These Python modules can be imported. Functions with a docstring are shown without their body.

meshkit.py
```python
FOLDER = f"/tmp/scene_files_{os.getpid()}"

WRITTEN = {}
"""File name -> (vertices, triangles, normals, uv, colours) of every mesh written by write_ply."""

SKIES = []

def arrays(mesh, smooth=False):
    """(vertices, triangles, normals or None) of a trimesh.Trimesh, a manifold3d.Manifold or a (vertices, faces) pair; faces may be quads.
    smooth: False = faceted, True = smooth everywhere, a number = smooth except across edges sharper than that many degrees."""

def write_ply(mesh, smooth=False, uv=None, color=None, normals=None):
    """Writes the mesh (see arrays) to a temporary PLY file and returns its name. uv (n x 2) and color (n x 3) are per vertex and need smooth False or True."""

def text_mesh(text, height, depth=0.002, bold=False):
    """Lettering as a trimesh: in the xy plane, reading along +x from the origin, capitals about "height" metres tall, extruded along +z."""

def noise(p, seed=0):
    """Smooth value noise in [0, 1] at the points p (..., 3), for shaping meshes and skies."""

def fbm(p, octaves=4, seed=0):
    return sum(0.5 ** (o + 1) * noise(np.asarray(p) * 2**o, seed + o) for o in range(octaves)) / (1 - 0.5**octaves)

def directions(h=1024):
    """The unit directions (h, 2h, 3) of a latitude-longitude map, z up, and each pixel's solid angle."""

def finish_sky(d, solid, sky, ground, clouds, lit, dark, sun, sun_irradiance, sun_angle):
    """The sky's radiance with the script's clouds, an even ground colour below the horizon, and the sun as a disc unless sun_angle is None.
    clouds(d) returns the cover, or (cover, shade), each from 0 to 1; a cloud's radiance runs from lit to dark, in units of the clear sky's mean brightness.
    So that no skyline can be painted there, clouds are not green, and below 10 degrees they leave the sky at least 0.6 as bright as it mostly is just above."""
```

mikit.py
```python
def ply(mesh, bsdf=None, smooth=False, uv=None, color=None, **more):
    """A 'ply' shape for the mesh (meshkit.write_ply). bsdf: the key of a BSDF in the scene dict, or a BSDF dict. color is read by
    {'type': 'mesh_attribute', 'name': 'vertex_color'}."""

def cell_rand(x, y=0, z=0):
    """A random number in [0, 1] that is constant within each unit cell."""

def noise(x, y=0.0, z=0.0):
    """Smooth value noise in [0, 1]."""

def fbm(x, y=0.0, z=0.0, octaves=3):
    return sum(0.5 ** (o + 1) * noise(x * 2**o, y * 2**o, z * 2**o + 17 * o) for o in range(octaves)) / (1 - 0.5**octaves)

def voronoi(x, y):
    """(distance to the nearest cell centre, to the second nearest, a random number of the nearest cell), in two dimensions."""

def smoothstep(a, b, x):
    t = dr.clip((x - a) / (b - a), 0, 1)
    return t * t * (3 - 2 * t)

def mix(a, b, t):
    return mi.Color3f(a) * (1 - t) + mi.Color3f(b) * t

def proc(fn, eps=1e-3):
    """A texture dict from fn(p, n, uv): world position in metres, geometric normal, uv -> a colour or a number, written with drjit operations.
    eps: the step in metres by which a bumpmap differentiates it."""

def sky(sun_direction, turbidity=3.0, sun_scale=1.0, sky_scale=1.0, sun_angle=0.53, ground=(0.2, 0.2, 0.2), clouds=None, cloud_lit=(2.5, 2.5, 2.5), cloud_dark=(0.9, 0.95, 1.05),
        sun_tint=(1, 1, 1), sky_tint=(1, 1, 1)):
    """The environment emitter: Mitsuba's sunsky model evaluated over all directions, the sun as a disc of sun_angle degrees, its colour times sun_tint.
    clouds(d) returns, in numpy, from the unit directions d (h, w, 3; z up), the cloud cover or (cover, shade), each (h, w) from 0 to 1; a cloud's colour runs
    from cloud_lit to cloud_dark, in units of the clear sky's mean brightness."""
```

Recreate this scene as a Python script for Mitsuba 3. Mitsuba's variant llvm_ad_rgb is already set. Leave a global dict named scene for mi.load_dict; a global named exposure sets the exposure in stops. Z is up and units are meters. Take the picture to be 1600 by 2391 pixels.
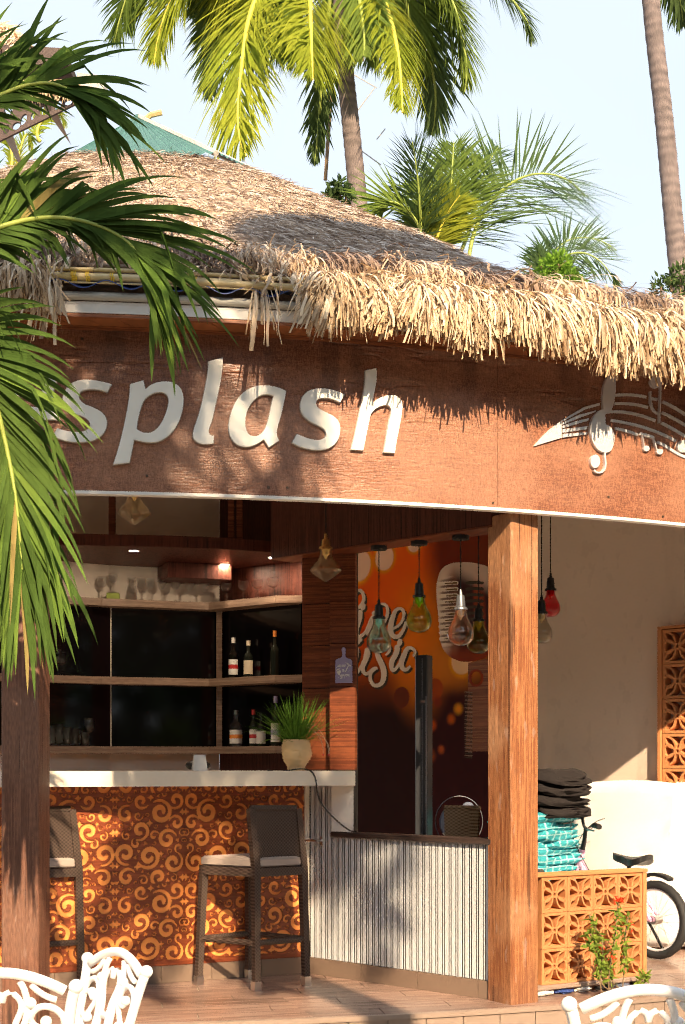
import math
import numpy as np, trimesh, mitsuba as mi, mikit, meshkit
import drjit as dr
from mikit import noise, fbm, voronoi, cell_rand, smoothstep, mix, proc
from shapely.geometry import Polygon, LineString, Point, box as sbox
from shapely.ops import unary_union
from shapely import affinity
from scipy.interpolate import CubicSpline
T = mi.ScalarTransform4f
rng = np.random.default_rng(7)

# ------------------------------------------------------------------ camera, sky, exposure
F, CX, HY, EYE = 3367.0, 800.0, 1790.0, 1.2      # focal length in photograph pixels, principal point, eye height
SUN = (0.178, -0.834, 0.522)
exposure = 2.85
scene, labels = {}, {}
scene['camera'] = {'type': 'perspective', 'fov': 2 * math.degrees(math.atan(800 / F)), 'fov_axis': 'x',
                   'principal_point_offset_y': 0.5 - HY / 2391, 'near_clip': 0.05, 'far_clip': 600.0,
                   'to_world': T().look_at(origin=[0, 0, EYE], target=[0, 10, EYE], up=[0, 0, 1])}


def haze_clouds(d):
    p = d * np.array([2.2, 2.2, 5.0])
    n = meshkit.fbm(p, 4, 3)
    return 0.80 + 0.18 * n, 0.0 * n


scene['sky'] = mikit.sky(SUN, turbidity=3.5, sun_tint=(1.0, 0.975, 0.95), clouds=haze_clouds, cloud_lit=(1.52, 1.68, 1.87))


# ------------------------------------------------------------------ geometry helpers
def at(x, y, d):
    return np.array([(x - CX) / F * d, d, EYE + (HY - y) / F * d])


def floor_pt(x, y, z=0.0):
    return at(x, y, F * (EYE - z) / (y - HY))


def on_line(x, y, a, b):
    """The point of the vertical plane Y = a + b X that is seen at (x, y)."""
    d = a / (1 - b * (x - CX) / F)
    return at(x, y, d)


CC = np.array([-1.95, 14.684])                   # plan centre of the round pavilion


def cyl(R, th, z):
    th, z, R = np.broadcast_arrays(np.asarray(th, float), np.asarray(z, float), np.asarray(R, float))
    return np.stack([CC[0] + R * np.sin(th), CC[1] - R * np.cos(th), z], -1)


def on_cyl(x, y, R=8.0):
    """(arc length, height) of the photograph's pixel on the round facade."""
    dx = (np.asarray(x, float) - CX) / F
    a, b, c = dx * dx + 1, -2 * (dx * CC[0] + CC[1]), CC @ CC - R * R
    t = (-b - np.sqrt(b * b - 4 * a * c)) / (2 * a)
    return R * np.arctan2(dx * t - CC[0], CC[1] - t), EYE + (HY - np.asarray(y, float)) / F * t


def M(v, f):
    return trimesh.Trimesh(np.asarray(v, float).reshape(-1, 3), np.asarray(f, int).reshape(-1, 3), process=False)


def cat(ms):
    ms = [m for m in ms if m is not None]
    return ms[0] if len(ms) == 1 else trimesh.util.concatenate(ms)


def frame(o, ux, uy=None, uz=(0, 0, 1)):
    """4x4 from origin and axes: local x along ux, local z along uz, y = z cross x."""
    ux = np.asarray(ux, float) / np.linalg.norm(ux)
    uz = np.asarray(uz, float) / np.linalg.norm(uz)
    uy = np.cross(uz, ux) if uy is None else np.asarray(uy, float)
    m = np.eye(4)
    m[:3, 0], m[:3, 1], m[:3, 2], m[:3, 3] = ux, uy, uz, o
    return m


def rot_frame(o, ang):
    return frame(o, (math.cos(ang), math.sin(ang), 0))


def box(x0, x1, y0, y1, z0, z1, bev=0.0, m=None):
    if bev > 0:
        b = min(bev, (x1 - x0) / 2.1, (y1 - y0) / 2.1, (z1 - z0) / 2.1)
        v = []
        for sx, ex in ((1, x0), (-1, x1)):
            for sy, ey in ((1, y0), (-1, y1)):
                for sz, ez in ((1, z0), (-1, z1)):
                    v += [(ex, ey + sy * b, ez + sz * b), (ex + sx * b, ey, ez + sz * b), (ex + sx * b, ey + sy * b, ez)]
        g = trimesh.convex.convex_hull(np.array(v))
    else:
        g = trimesh.creation.box(bounds=[[x0, y0, z0], [x1, y1, z1]])
    if m is not None:
        g.apply_transform(m)
    return g


def tube(pts, r, sides=8, cap=True):
    p = np.asarray(pts, float)
    r = np.broadcast_to(r, (len(p),)).astype(float)
    t = np.gradient(p, axis=0)
    t /= np.linalg.norm(t, axis=1, keepdims=True) + 1e-12
    ref = np.array([0, 0, 1.0]) if abs(t[:, 2]).mean() < 0.8 else np.array([1.0, 0, 0])
    a = np.cross(t, ref)
    a /= np.linalg.norm(a, axis=1, keepdims=True) + 1e-12
    b = np.cross(t, a)
    ang = np.arange(sides) * 2 * np.pi / sides
    v = (p[:, None] + r[:, None, None] * (np.cos(ang)[None, :, None] * a[:, None] + np.sin(ang)[None, :, None] * b[:, None])).reshape(-1, 3)
    i, j = np.meshgrid(np.arange(len(p) - 1), np.arange(sides), indexing='ij')
    A, B = i * sides + j, i * sides + (j + 1) % sides
    f = np.vstack([np.stack([A, B, B + sides], -1).reshape(-1, 3), np.stack([A, B + sides, A + sides], -1).reshape(-1, 3)])
    if cap:
        n = len(v)
        v = np.vstack([v, p[:1], p[-1:]])
        k = np.arange(sides)
        e = (len(p) - 1) * sides
        f = np.vstack([f, np.stack([k * 0 + n, (k + 1) % sides, k], 1), np.stack([k * 0 + n + 1, e + k, e + (k + 1) % sides], 1)])
    return M(v, f[:, ::-1])


def spline(pts, n):
    p = np.asarray(pts, float)
    s = np.r_[0, np.cumsum(np.linalg.norm(np.diff(p, axis=0), axis=1))]
    return CubicSpline(s, p)(np.linspace(0, s[-1], n)) if len(p) > 2 else np.linspace(p[0], p[1], n)


def shell(prof, o=(0, 0, 0), sides=28, th=0.003):
    """A closed glass wall: the outer profile and the same moved inwards."""
    pr = np.asarray(prof, float)
    t = np.gradient(pr, axis=0)
    t /= np.linalg.norm(t, axis=1, keepdims=True) + 1e-12
    sgn = 1.0 if pr[-1, 1] >= pr[0, 1] else -1.0
    inner = pr + sgn * th * np.stack([-t[:, 1], t[:, 0]], 1)
    inner[:, 0] = np.maximum(inner[:, 0], 0.0)
    if pr[0, 0] < 1e-6:
        inner[0] = [0, pr[0, 1] + sgn * th]
    if pr[-1, 0] < 1e-6:
        inner[-1] = [0, pr[-1, 1] - sgn * th * (-1 if sgn > 0 else -1) * (1 if sgn < 0 else -1)]
        inner[-1, 1] = pr[-1, 1] + th if sgn < 0 else pr[-1, 1] - th
    ring = np.vstack([pr, inner[::-1]])
    if pr[0, 0] > 1e-6:
        ring = np.vstack([ring, pr[:1]])
    g = lathe(ring, o, sides)
    g.merge_vertices()
    g.update_faces(g.nondegenerate_faces())
    if g.volume < 0:
        g.invert()
    return g


def lathe(prof, o=(0, 0, 0), sides=24, scale=1.0):
    pr = np.asarray(prof, float) * scale
    ang = np.arange(sides) * 2 * np.pi / sides
    v = np.stack([pr[:, None, 0] * np.cos(ang), pr[:, None, 0] * np.sin(ang), np.broadcast_to(pr[:, None, 1], (len(pr), sides))], -1).reshape(-1, 3)
    i, j = np.meshgrid(np.arange(len(pr) - 1), np.arange(sides), indexing='ij')
    A, B = i * sides + j, i * sides + (j + 1) % sides
    f = np.vstack([np.stack([A, B, B + sides], -1).reshape(-1, 3), np.stack([A, B + sides, A + sides], -1).reshape(-1, 3)])
    up = pr[-1, 1] >= pr[0, 1]
    return M(v + np.asarray(o), f if up else f[:, ::-1])


def extrude(shape, depth, m=None):
    shape = shape.buffer(0)
    gs = [g for g in getattr(shape, 'geoms', [shape]) if g.area > 1e-9]
    g = cat([trimesh.creation.extrude_polygon(q, depth, engine='earcut') for q in gs])
    if m is not None:
        g.apply_transform(m)
    return g


def ribbons(P, W, S, fold=0.0):
    """n strips: centre lines P (n, k, 3), half widths W (n, k), side directions S (n, k, 3). fold > 0 raises the midrib."""
    n, k, _ = P.shape
    L, R = P - S * W[..., None], P + S * W[..., None]
    if fold:
        t = np.gradient(P, axis=1)
        nn = np.cross(t, S)
        nn /= np.linalg.norm(nn, axis=-1, keepdims=True) + 1e-9
        V = np.stack([L, P + nn * W[..., None] * fold, R], 2)
        c = 3
    else:
        V, c = np.stack([L, R], 2), 2
    base = (np.arange(n) * k * c)[:, None, None] + (np.arange(k - 1) * c)[None, :, None] + np.arange(c - 1)[None, None, :]
    a, b, d, e = base, base + 1, base + c, base + c + 1
    f = np.concatenate([np.stack([a, b, e], -1).reshape(-1, 3), np.stack([a, e, d], -1).reshape(-1, 3)])
    return V.reshape(-1, 3), f


def unit(v):
    return v / (np.linalg.norm(v, axis=-1, keepdims=True) + 1e-12)


def leaf_paths(base, d0, L, droop, k=7, curve=1.4, kink=None):
    """Centre lines that start along d0 and bend down under their weight."""
    n = len(base)
    P = np.zeros((n, k, 3))
    P[:, 0] = base
    d = unit(d0)
    kk_ = int(k * 0.62)
    for i in range(1, k):
        if kink is not None and i == kk_:
            d = unit(d + np.array([0, 0, -1.0]) * kink[:, None])
        P[:, i] = P[:, i - 1] + d * (L / (k - 1))[:, None]
        t = i / (k - 1)
        d = unit(d + np.array([0, 0, -1.0]) * (droop * (t ** curve) / (k - 1))[:, None])
    return P


def leaf_width(k, w, base=0.35, tip=0.75):
    t = np.linspace(0, 1, k)
    prof = np.minimum(base + (1 - base) * t / 0.22, 1) * (1 - t ** 2.2) ** tip + 0.02
    return w[:, None] * prof[None]


# ------------------------------------------------------------------ scene helpers
used = {}


def key_of(name):
    used[name] = used.get(name, -1) + 1
    k = name if used[name] == 0 else f'{name}_{used[name]:03d}'
    return k


def thing(name, label, cat_, group=None):
    k = key_of(name)
    labels[k] = {'label': label, 'category': cat_}
    if group:
        labels[k]['group'] = group
    return k


def part(parent, name, mesh, mat, smooth=False, label=None, kind=None, **kw):
    k = key_of(f'{parent}__{name}')
    scene[k] = mikit.ply(mesh, mat, smooth, **kw)
    if label or kind:
        labels[k] = {**({'label': label} if label else {}), **({'kind': kind} if kind else {})}
    return k


def solo(name, label, cat_, mesh, mat, smooth=False, group=None, kind=None):
    k = thing(name, label, cat_, group)
    scene[k] = mikit.ply(mesh, mat, smooth)
    if kind:
        labels[k]['kind'] = kind
    return k


def struct(name, mesh, mat, label, smooth=False):
    k = key_of(name)
    scene[k] = mikit.ply(mesh, mat, smooth)
    labels[k] = {'label': label, 'category': name.replace('_', ' '), 'kind': 'structure'}
    return k


def copy_thing(src, name, mat4, label, cat_, group=None):
    k = thing(name, label, cat_, group)
    for q in [q for q in scene if q.startswith(src + '__')]:
        d = dict(scene[q])
        d['to_world'] = T(mat4)
        nk = k + q[len(src):]
        scene[nk] = d
        if q in labels:
            labels[nk] = dict(labels[q])
    return k


# ------------------------------------------------------------------ materials
def rgb(c):
    return {'type': 'rgb', 'value': list(c)}


def mat(name, color, rough=0.6, metal=0.0, spec=0.5, bump=None, bscale=0.001, eps=2e-3, two=True, **kw):
    b = {'type': 'principled', 'base_color': proc(color) if callable(color) else rgb(color), 'roughness': rough, 'metallic': metal, 'specular': spec, **kw}
    if bump is not None:
        b = {'type': 'bumpmap', 'arbitrary': proc(bump, eps=eps), 'scale': bscale, 'bsdf': b}
    if two:
        b = {'type': 'twosided', 'bsdf': b}
    scene[name] = b
    return name


def leafmat(name, color, trans=0.7, rough=0.45):
    scene[name] = {'type': 'principledthin', 'base_color': proc(color) if callable(color) else rgb(color), 'roughness': rough, 'diff_trans': trans, 'eta': 1.4}
    return name


def thickglass(name, tint):
    scene[name] = {'type': 'dielectric', 'int_ior': 1.45, 'specular_transmittance': rgb([c ** 0.5 for c in tint])}
    return name


def glassmat(name, tint, refl=0.7):
    scene[name] = {'type': 'thindielectric', 'int_ior': 1.5, 'specular_transmittance': rgb(tint), 'specular_reflectance': rgb([refl] * 3)}
    return name


def wood_h(c0, c1, c2, s=1.0):
    def fn(p, n, uv):
        a = p.x * 0.94 + p.y * 0.34
        g = fbm(a * 5 * s, p.z * 190 * s, 3.0, 3)
        b = fbm(a * 1.3, p.z * 3.0, 9.0, 3)
        w = noise(a * 60 * s, p.z * 260 * s, 1.0)
        c = mix(c0, c1, smoothstep(0.3, 0.7, g))
        c = mix(c, c2, smoothstep(0.5, 0.75, b) * 0.55)
        return c * (0.82 + 0.32 * w)
    return fn


def bump_h(p, n, uv):
    a = p.x * 0.94 + p.y * 0.34
    warp = fbm(a * 4, p.z * 9, 0.0, 2) * 0.05
    fine = noise(a * 26, p.z * 240, 0.0)
    crack = smoothstep(0.62, 0.72, fbm(a * 3.2, (p.z + warp) * 36, 5.0, 3)) * smoothstep(2.75, 3.05, p.z)
    return fine * 0.55 + noise(a * 90, p.z * 300, 7.0) * 0.3 - crack * 2.2


def wood_v(c0, c1, c2, worn=0.0):
    def fn(p, n, uv):
        g = fbm(p.x * 150 + p.y * 40, p.y * 150 - p.x * 40, p.z * 4, 3)
        b = fbm(p.x * 4, p.y * 4, p.z * 2.2, 3)
        w = noise(p.x * 260, p.y * 260, p.z * 45)
        c = mix(c0, c1, smoothstep(0.3, 0.7, g))
        c = mix(c, c2, smoothstep(0.48, 0.72, b) * 0.6)
        sc_ = smoothstep(0.66, 0.76, fbm(p.x * 40 + 3, p.y * 40, p.z * 8, 4))
        c = mix(c, (0.62, 0.50, 0.42), sc_ * 0.22 * worn)
        dirt = smoothstep(0.35, -0.05, p.z + 0.2 * noise(p.x * 14, p.y * 14, p.z * 5))
        c = mix(c, (0.16, 0.11, 0.08), dirt * 0.5 * worn)
        crack = smoothstep(0.80, 0.86, noise(p.x * 75, p.y * 75, p.z * 1.6))
        return c * (0.76 + 0.42 * w) * (1 - 0.55 * crack)
    return fn


def bump_v(p, n, uv):
    return fbm(p.x * 130 + p.y * 30, p.y * 130 - p.x * 30, p.z * 5, 2) + 0.5 * noise(p.x * 220, p.y * 220, p.z * 40)


def sign_fn(p, n, uv):
    a = p.x * 0.94 + p.y * 0.34
    g = fbm(a * 22, p.z * 150, 3.0, 3)
    b = fbm(a * 1.6, p.z * 3.4, 9.0, 4)
    cross = noise(a * 170, p.z * 330, 1.0) * 0.5 + noise(a * 330, p.z * 70, 2.0) * 0.5
    c = mix((0.21, 0.078, 0.042), (0.35, 0.145, 0.08), smoothstep(0.25, 0.75, g * 0.5 + cross * 0.5))
    c = mix(c, (0.45, 0.225, 0.14), smoothstep(0.48, 0.74, b) * 0.55)
    c = mix(c, (0.15, 0.058, 0.036), smoothstep(0.52, 0.30, b) * 0.5)
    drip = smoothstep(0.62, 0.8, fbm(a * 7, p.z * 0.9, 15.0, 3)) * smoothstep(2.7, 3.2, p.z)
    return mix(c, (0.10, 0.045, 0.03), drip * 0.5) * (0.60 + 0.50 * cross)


mat('m_sign', sign_fn, 0.38, bump=bump_h, bscale=0.0026)
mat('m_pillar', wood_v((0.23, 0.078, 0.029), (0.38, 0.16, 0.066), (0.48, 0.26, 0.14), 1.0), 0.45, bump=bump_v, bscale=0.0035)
mat('m_pillar_shaded', wood_v((0.12, 0.045, 0.025), (0.20, 0.085, 0.05), (0.20, 0.10, 0.065), 0.5), 0.5, bump=bump_v, bscale=0.004)  # darker copy of the pillar wood; the left pillar's shade is in the colour
mat('m_cap', (0.50, 0.22, 0.06), 0.4)
mat('m_dark_wood', wood_v((0.05, 0.012, 0.007), (0.10, 0.026, 0.015), (0.08, 0.02, 0.012)), 0.45, spec=0.3)
mat('m_plank', wood_h((0.11, 0.026, 0.010), (0.20, 0.055, 0.02), (0.16, 0.04, 0.015), 0.7), 0.42, spec=0.3)
mat('m_shelf', wood_h((0.22, 0.14, 0.095), (0.32, 0.21, 0.15), (0.27, 0.17, 0.12), 0.6), 0.5)
mat('m_soffit', wood_h((0.20, 0.06, 0.022), (0.32, 0.11, 0.04), (0.25, 0.08, 0.03), 0.6), 0.5)


def plaster(c, amp=0.08):
    def fn(p, n, uv):
        return mi.Color3f(c) * (1 - amp + 2 * amp * fbm(p.x * 1.7, p.y * 1.7, p.z * 1.7, 4)) * (0.98 + 0.04 * noise(p.x * 90, p.y * 90, p.z * 90))
    return fn


def wall_fn(p, n, uv):
    c = mi.Color3f((0.78, 0.68, 0.58)) * (0.88 + 0.24 * fbm(p.x * 1.3, p.y * 1.3, p.z * 1.3, 4))
    st = smoothstep(0.60, 0.74, fbm((p.x - p.y) * 3.2, p.z * 0.8, 3.0, 4)) * 0.16 + smoothstep(0.68, 0.72, fbm((p.x - p.y) * 12, p.z * 12, 8.0, 3)) * 0.10
    return mix(c, (0.42, 0.34, 0.27), st) * (0.98 + 0.04 * noise(p.x * 90, p.y * 90, p.z * 90))


mat('m_wall', wall_fn, 0.85, bump=lambda p, n, uv: fbm(p.x * 40, p.y * 40, p.z * 40, 3), bscale=0.0015)
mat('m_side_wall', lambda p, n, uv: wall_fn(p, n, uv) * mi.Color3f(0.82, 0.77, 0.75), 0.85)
mat('m_slab', plaster((0.80, 0.72, 0.60), 0.05), 0.3)
mat('m_white', plaster((0.80, 0.78, 0.74), 0.04), 0.45)
mat('m_letter', (0.88, 0.86, 0.80), 0.22)
mat('m_letter_edge', (0.35, 0.31, 0.28), 0.4)
mat('m_silver', plaster((0.66, 0.65, 0.66), 0.08), 0.22, metal=0.2)
mat('m_orange', plaster((0.88, 0.34, 0.085), 0.08), 0.4)
mat('m_scroll', wood_h((0.20, 0.042, 0.014), (0.28, 0.065, 0.022), (0.30, 0.08, 0.03), 0.6), 0.35)
mat('m_slat', plaster((0.58, 0.59, 0.605), 0.05), 0.45)
scene['m_lacquer'] = {'type': 'principled', 'base_color': rgb((0.62, 0.6, 0.58)), 'roughness': 0.12, 'spec_trans': 0.99, 'eta': 1.4}
mat('m_slat_dark', (0.03, 0.028, 0.028), 0.5)
mat('m_ledge', wood_h((0.03, 0.02, 0.018), (0.06, 0.04, 0.033), (0.05, 0.03, 0.025)), 0.35)


def tile_fn(p, n, uv):
    i = cell_rand(dr.floor((p.x * 0.96 + p.y * 0.28) / 0.9), dr.floor((p.y * 0.96 - p.x * 0.28) / 0.17), 0)
    a = p.x * 0.96 + p.y * 0.28
    b = p.y * 0.96 - p.x * 0.28
    g = fbm(a * 4, b * 60, p.z * 60 + i * 9, 3)
    c = mix((0.17, 0.105, 0.08), (0.28, 0.185, 0.145), smoothstep(0.25, 0.75, g))
    return c * (0.85 + 0.3 * i) * (0.9 + 0.2 * fbm(p.x * 6, p.y * 6, p.z * 6, 2))


mat('m_tile', tile_fn, 0.32, bump=lambda p, n, uv: noise((p.x + p.y * .3) * 12, (p.y - p.x * .3) * 160, p.z * 100), bscale=0.0006)
mat('m_skirt', plaster((0.19, 0.13, 0.095), 0.3), 0.4)
mat('m_riser', plaster((0.29, 0.21, 0.165), 0.18), 0.45)
mat('m_grout', (0.45, 0.38, 0.30), 0.8)
mat('m_ground', plaster((0.17, 0.15, 0.12), 0.12), 0.8)


def straw(c0, c1, c2):
    def fn(p, n, uv):
        r = cell_rand(p.x * 55, p.y * 55, p.z * 9)
        b = fbm(p.x * 1.6, p.y * 1.6, p.z * 1.6, 3)
        return mix(mix(c0, c1, r), c2, smoothstep(0.45, 0.7, b) * 0.6)
    return fn


scene['m_strip'] = {'type': 'twosided', 'bsdf': {'type': 'principled', 'base_color': {'type': 'mesh_attribute', 'name': 'vertex_color'}, 'roughness': 0.65, 'specular': 0.4}}
mat('m_straw', straw((0.50, 0.36, 0.23), (0.70, 0.54, 0.38), (0.56, 0.43, 0.31)), 0.7)
mat('m_straw_dark', straw((0.20, 0.135, 0.095), (0.36, 0.26, 0.19), (0.26, 0.19, 0.15)), 0.8)
mat('m_thatch', straw((0.26, 0.185, 0.13), (0.42, 0.31, 0.22), (0.30, 0.22, 0.17)), 0.9)
mat('m_fringe', straw((0.60, 0.42, 0.22), (0.80, 0.64, 0.42), (0.72, 0.54, 0.31)), 0.6)
mat('m_fringe_dark', straw((0.36, 0.23, 0.12), (0.55, 0.39, 0.23), (0.45, 0.31, 0.19)), 0.7)
mat('m_bamboo', straw((0.50, 0.36, 0.13), (0.62, 0.47, 0.22), (0.45, 0.36, 0.22)), 0.4)
mat('m_yellow', (0.75, 0.50, 0.02), 0.5)
mat('m_gutter', plaster((0.66, 0.63, 0.60), 0.16), 0.45)
mat('m_pipe', plaster((0.42, 0.40, 0.36), 0.3), 0.5)
mat('m_blue', plaster((0.03, 0.06, 0.22), 0.1), 0.5)
mat('m_black', (0.012, 0.012, 0.013), 0.4)
mat('m_black_glass', (0.004, 0.003, 0.004), 0.06, spec=0.6)
mat('m_metal', (0.30, 0.31, 0.34), 0.35, metal=0.8)
mat('m_chrome', (0.7, 0.7, 0.7), 0.2, metal=1.0)
mat('m_dark_metal', (0.05, 0.052, 0.058), 0.35, metal=0.2)
mat('m_brass', (0.75, 0.50, 0.20), 0.3, metal=0.9)


def weave(p, n, uv):
    a = (p.x * 0.8 + p.y * 0.6) * 105
    b = p.z * 105
    u, v = a * 0.5, b
    row = dr.floor(v)
    ph = dr.sin((u + 0.5 * row) * 2 * 3.14159)
    return 0.5 + 0.5 * ph * dr.sin((v - row) * 3.14159)


mat('m_wicker', lambda p, n, uv: mix((0.032, 0.020, 0.015), (0.125, 0.082, 0.062), weave(p, n, uv)), 0.45, bump=weave, bscale=0.008)
mat('m_basket', lambda p, n, uv: mix((0.10, 0.055, 0.025), (0.32, 0.20, 0.10), weave(p, n, uv)), 0.6, bump=weave, bscale=0.004)
mat('m_fabric', plaster((0.36, 0.29, 0.25), 0.08), 0.9)
thickglass('m_glass', (0.985, 0.985, 0.98))
thickglass('m_glass_teal', (0.66, 0.88, 0.83))
thickglass('m_glass_green', (0.72, 0.78, 0.22))
thickglass('m_glass_pink', (0.96, 0.80, 0.72))
thickglass('m_glass_red', (0.85, 0.18, 0.20))
thickglass('m_glass_amber', (0.99, 0.90, 0.70))
thickglass('m_glass_olive', (0.55, 0.50, 0.14))
thickglass('m_glass_smoke', (0.70, 0.66, 0.58))
mat('m_bulb_core', (0.85, 0.72, 0.45), 0.4)
mat('m_bulb_core_green', (0.30, 0.75, 0.08), 0.4)
mat('m_bulb_core_teal', (0.55, 0.80, 0.72), 0.4)
mat('m_bottle_dark', (0.012, 0.014, 0.010), 0.08)
mat('m_paper', (0.68, 0.66, 0.62), 0.7)
mat('m_mural_letter', (0.90, 0.80, 0.70), 0.6, spec=0.1)
mat('m_label_cream', (0.62, 0.52, 0.38), 0.7)
mat('m_red', (0.45, 0.03, 0.03), 0.45)
mat('m_bottle_orange', (0.75, 0.25, 0.05), 0.45)
mat('m_cork', (0.6, 0.42, 0.2), 0.6)
mat('m_purple', plaster((0.33, 0.29, 0.50), 0.05), 0.5)
mat('m_pot', plaster((0.66, 0.46, 0.24), 0.12), 0.5)
mat('m_soil', (0.06, 0.045, 0.03), 0.9)


def leafcol(c0, c1, f=3.0):
    def fn(p, n, uv):
        return mix(c0, c1, fbm(p.x * f, p.y * f, p.z * f, 3)) * (0.85 + 0.3 * cell_rand(p.x * 30, p.y * 30, p.z * 7))
    return fn


leafmat('m_frond', leafcol((0.045, 0.088, 0.020), (0.105, 0.165, 0.038)), 0.5, 0.33)
leafmat('m_frond_tip', leafcol((0.09, 0.18, 0.035), (0.22, 0.31, 0.06)), 0.65, 0.4)
leafmat('m_frond_dry', leafcol((0.26, 0.20, 0.07), (0.42, 0.33, 0.13)), 0.5, 0.5)
leafmat('m_palm_yellow', leafcol((0.19, 0.28, 0.03), (0.42, 0.42, 0.05), 1.0), 0.8, 0.4)
leafmat('m_palm_green', leafcol((0.07, 0.13, 0.03), (0.21, 0.27, 0.05), 1.0), 0.6, 0.4)
leafmat('m_palm_dark', leafcol((0.04, 0.08, 0.03), (0.12, 0.17, 0.06), 1.0), 0.5, 0.35)
leafmat('m_grass', leafcol((0.06, 0.16, 0.02), (0.17, 0.32, 0.05), 20.0), 0.6, 0.4)
leafmat('m_shrub', leafcol((0.08, 0.17, 0.03), (0.34, 0.42, 0.07), 25.0), 0.6, 0.4)
leafmat('m_tree', leafcol((0.10, 0.22, 0.03), (0.30, 0.48, 0.06), 1.5), 0.7, 0.5)
leafmat('m_petal', (0.75, 0.06, 0.02), 0.5, 0.5)
mat('m_rachis', (0.30, 0.36, 0.07), 0.5)
mat('m_rachis_yellow', (0.62, 0.52, 0.07), 0.5)
mat('m_stem', (0.20, 0.13, 0.07), 0.7)


def trunk_fn(p, n, uv):
    ring = dr.sin((p.z + 0.12 * fbm(p.x * 5, p.y * 5, p.z * 1.3, 3)) * 44)
    return mix((0.115, 0.09, 0.087), (0.21, 0.165, 0.155), 0.5 + 0.5 * ring * noise(p.x * 6, p.y * 6, p.z * 2.5)) * (0.5 + 1.0 * fbm(p.x * 9, p.y * 9, p.z * 7, 4))


mat('m_trunk', trunk_fn, 0.85)
mat('m_terra', plaster((0.52, 0.215, 0.08), 0.2), 0.75)
mat('m_cast', plaster((0.84, 0.81, 0.79), 0.03), 0.35)
mat('m_rubber', (0.02, 0.019, 0.02), 0.7)
mat('m_pink', (0.72, 0.38, 0.55), 0.35)
mat('m_mattress', plaster((0.80, 0.77, 0.745), 0.04), 0.9)
mat('m_cushion_dark', plaster((0.025, 0.021, 0.021), 0.2), 0.95, spec=0.15)


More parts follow.
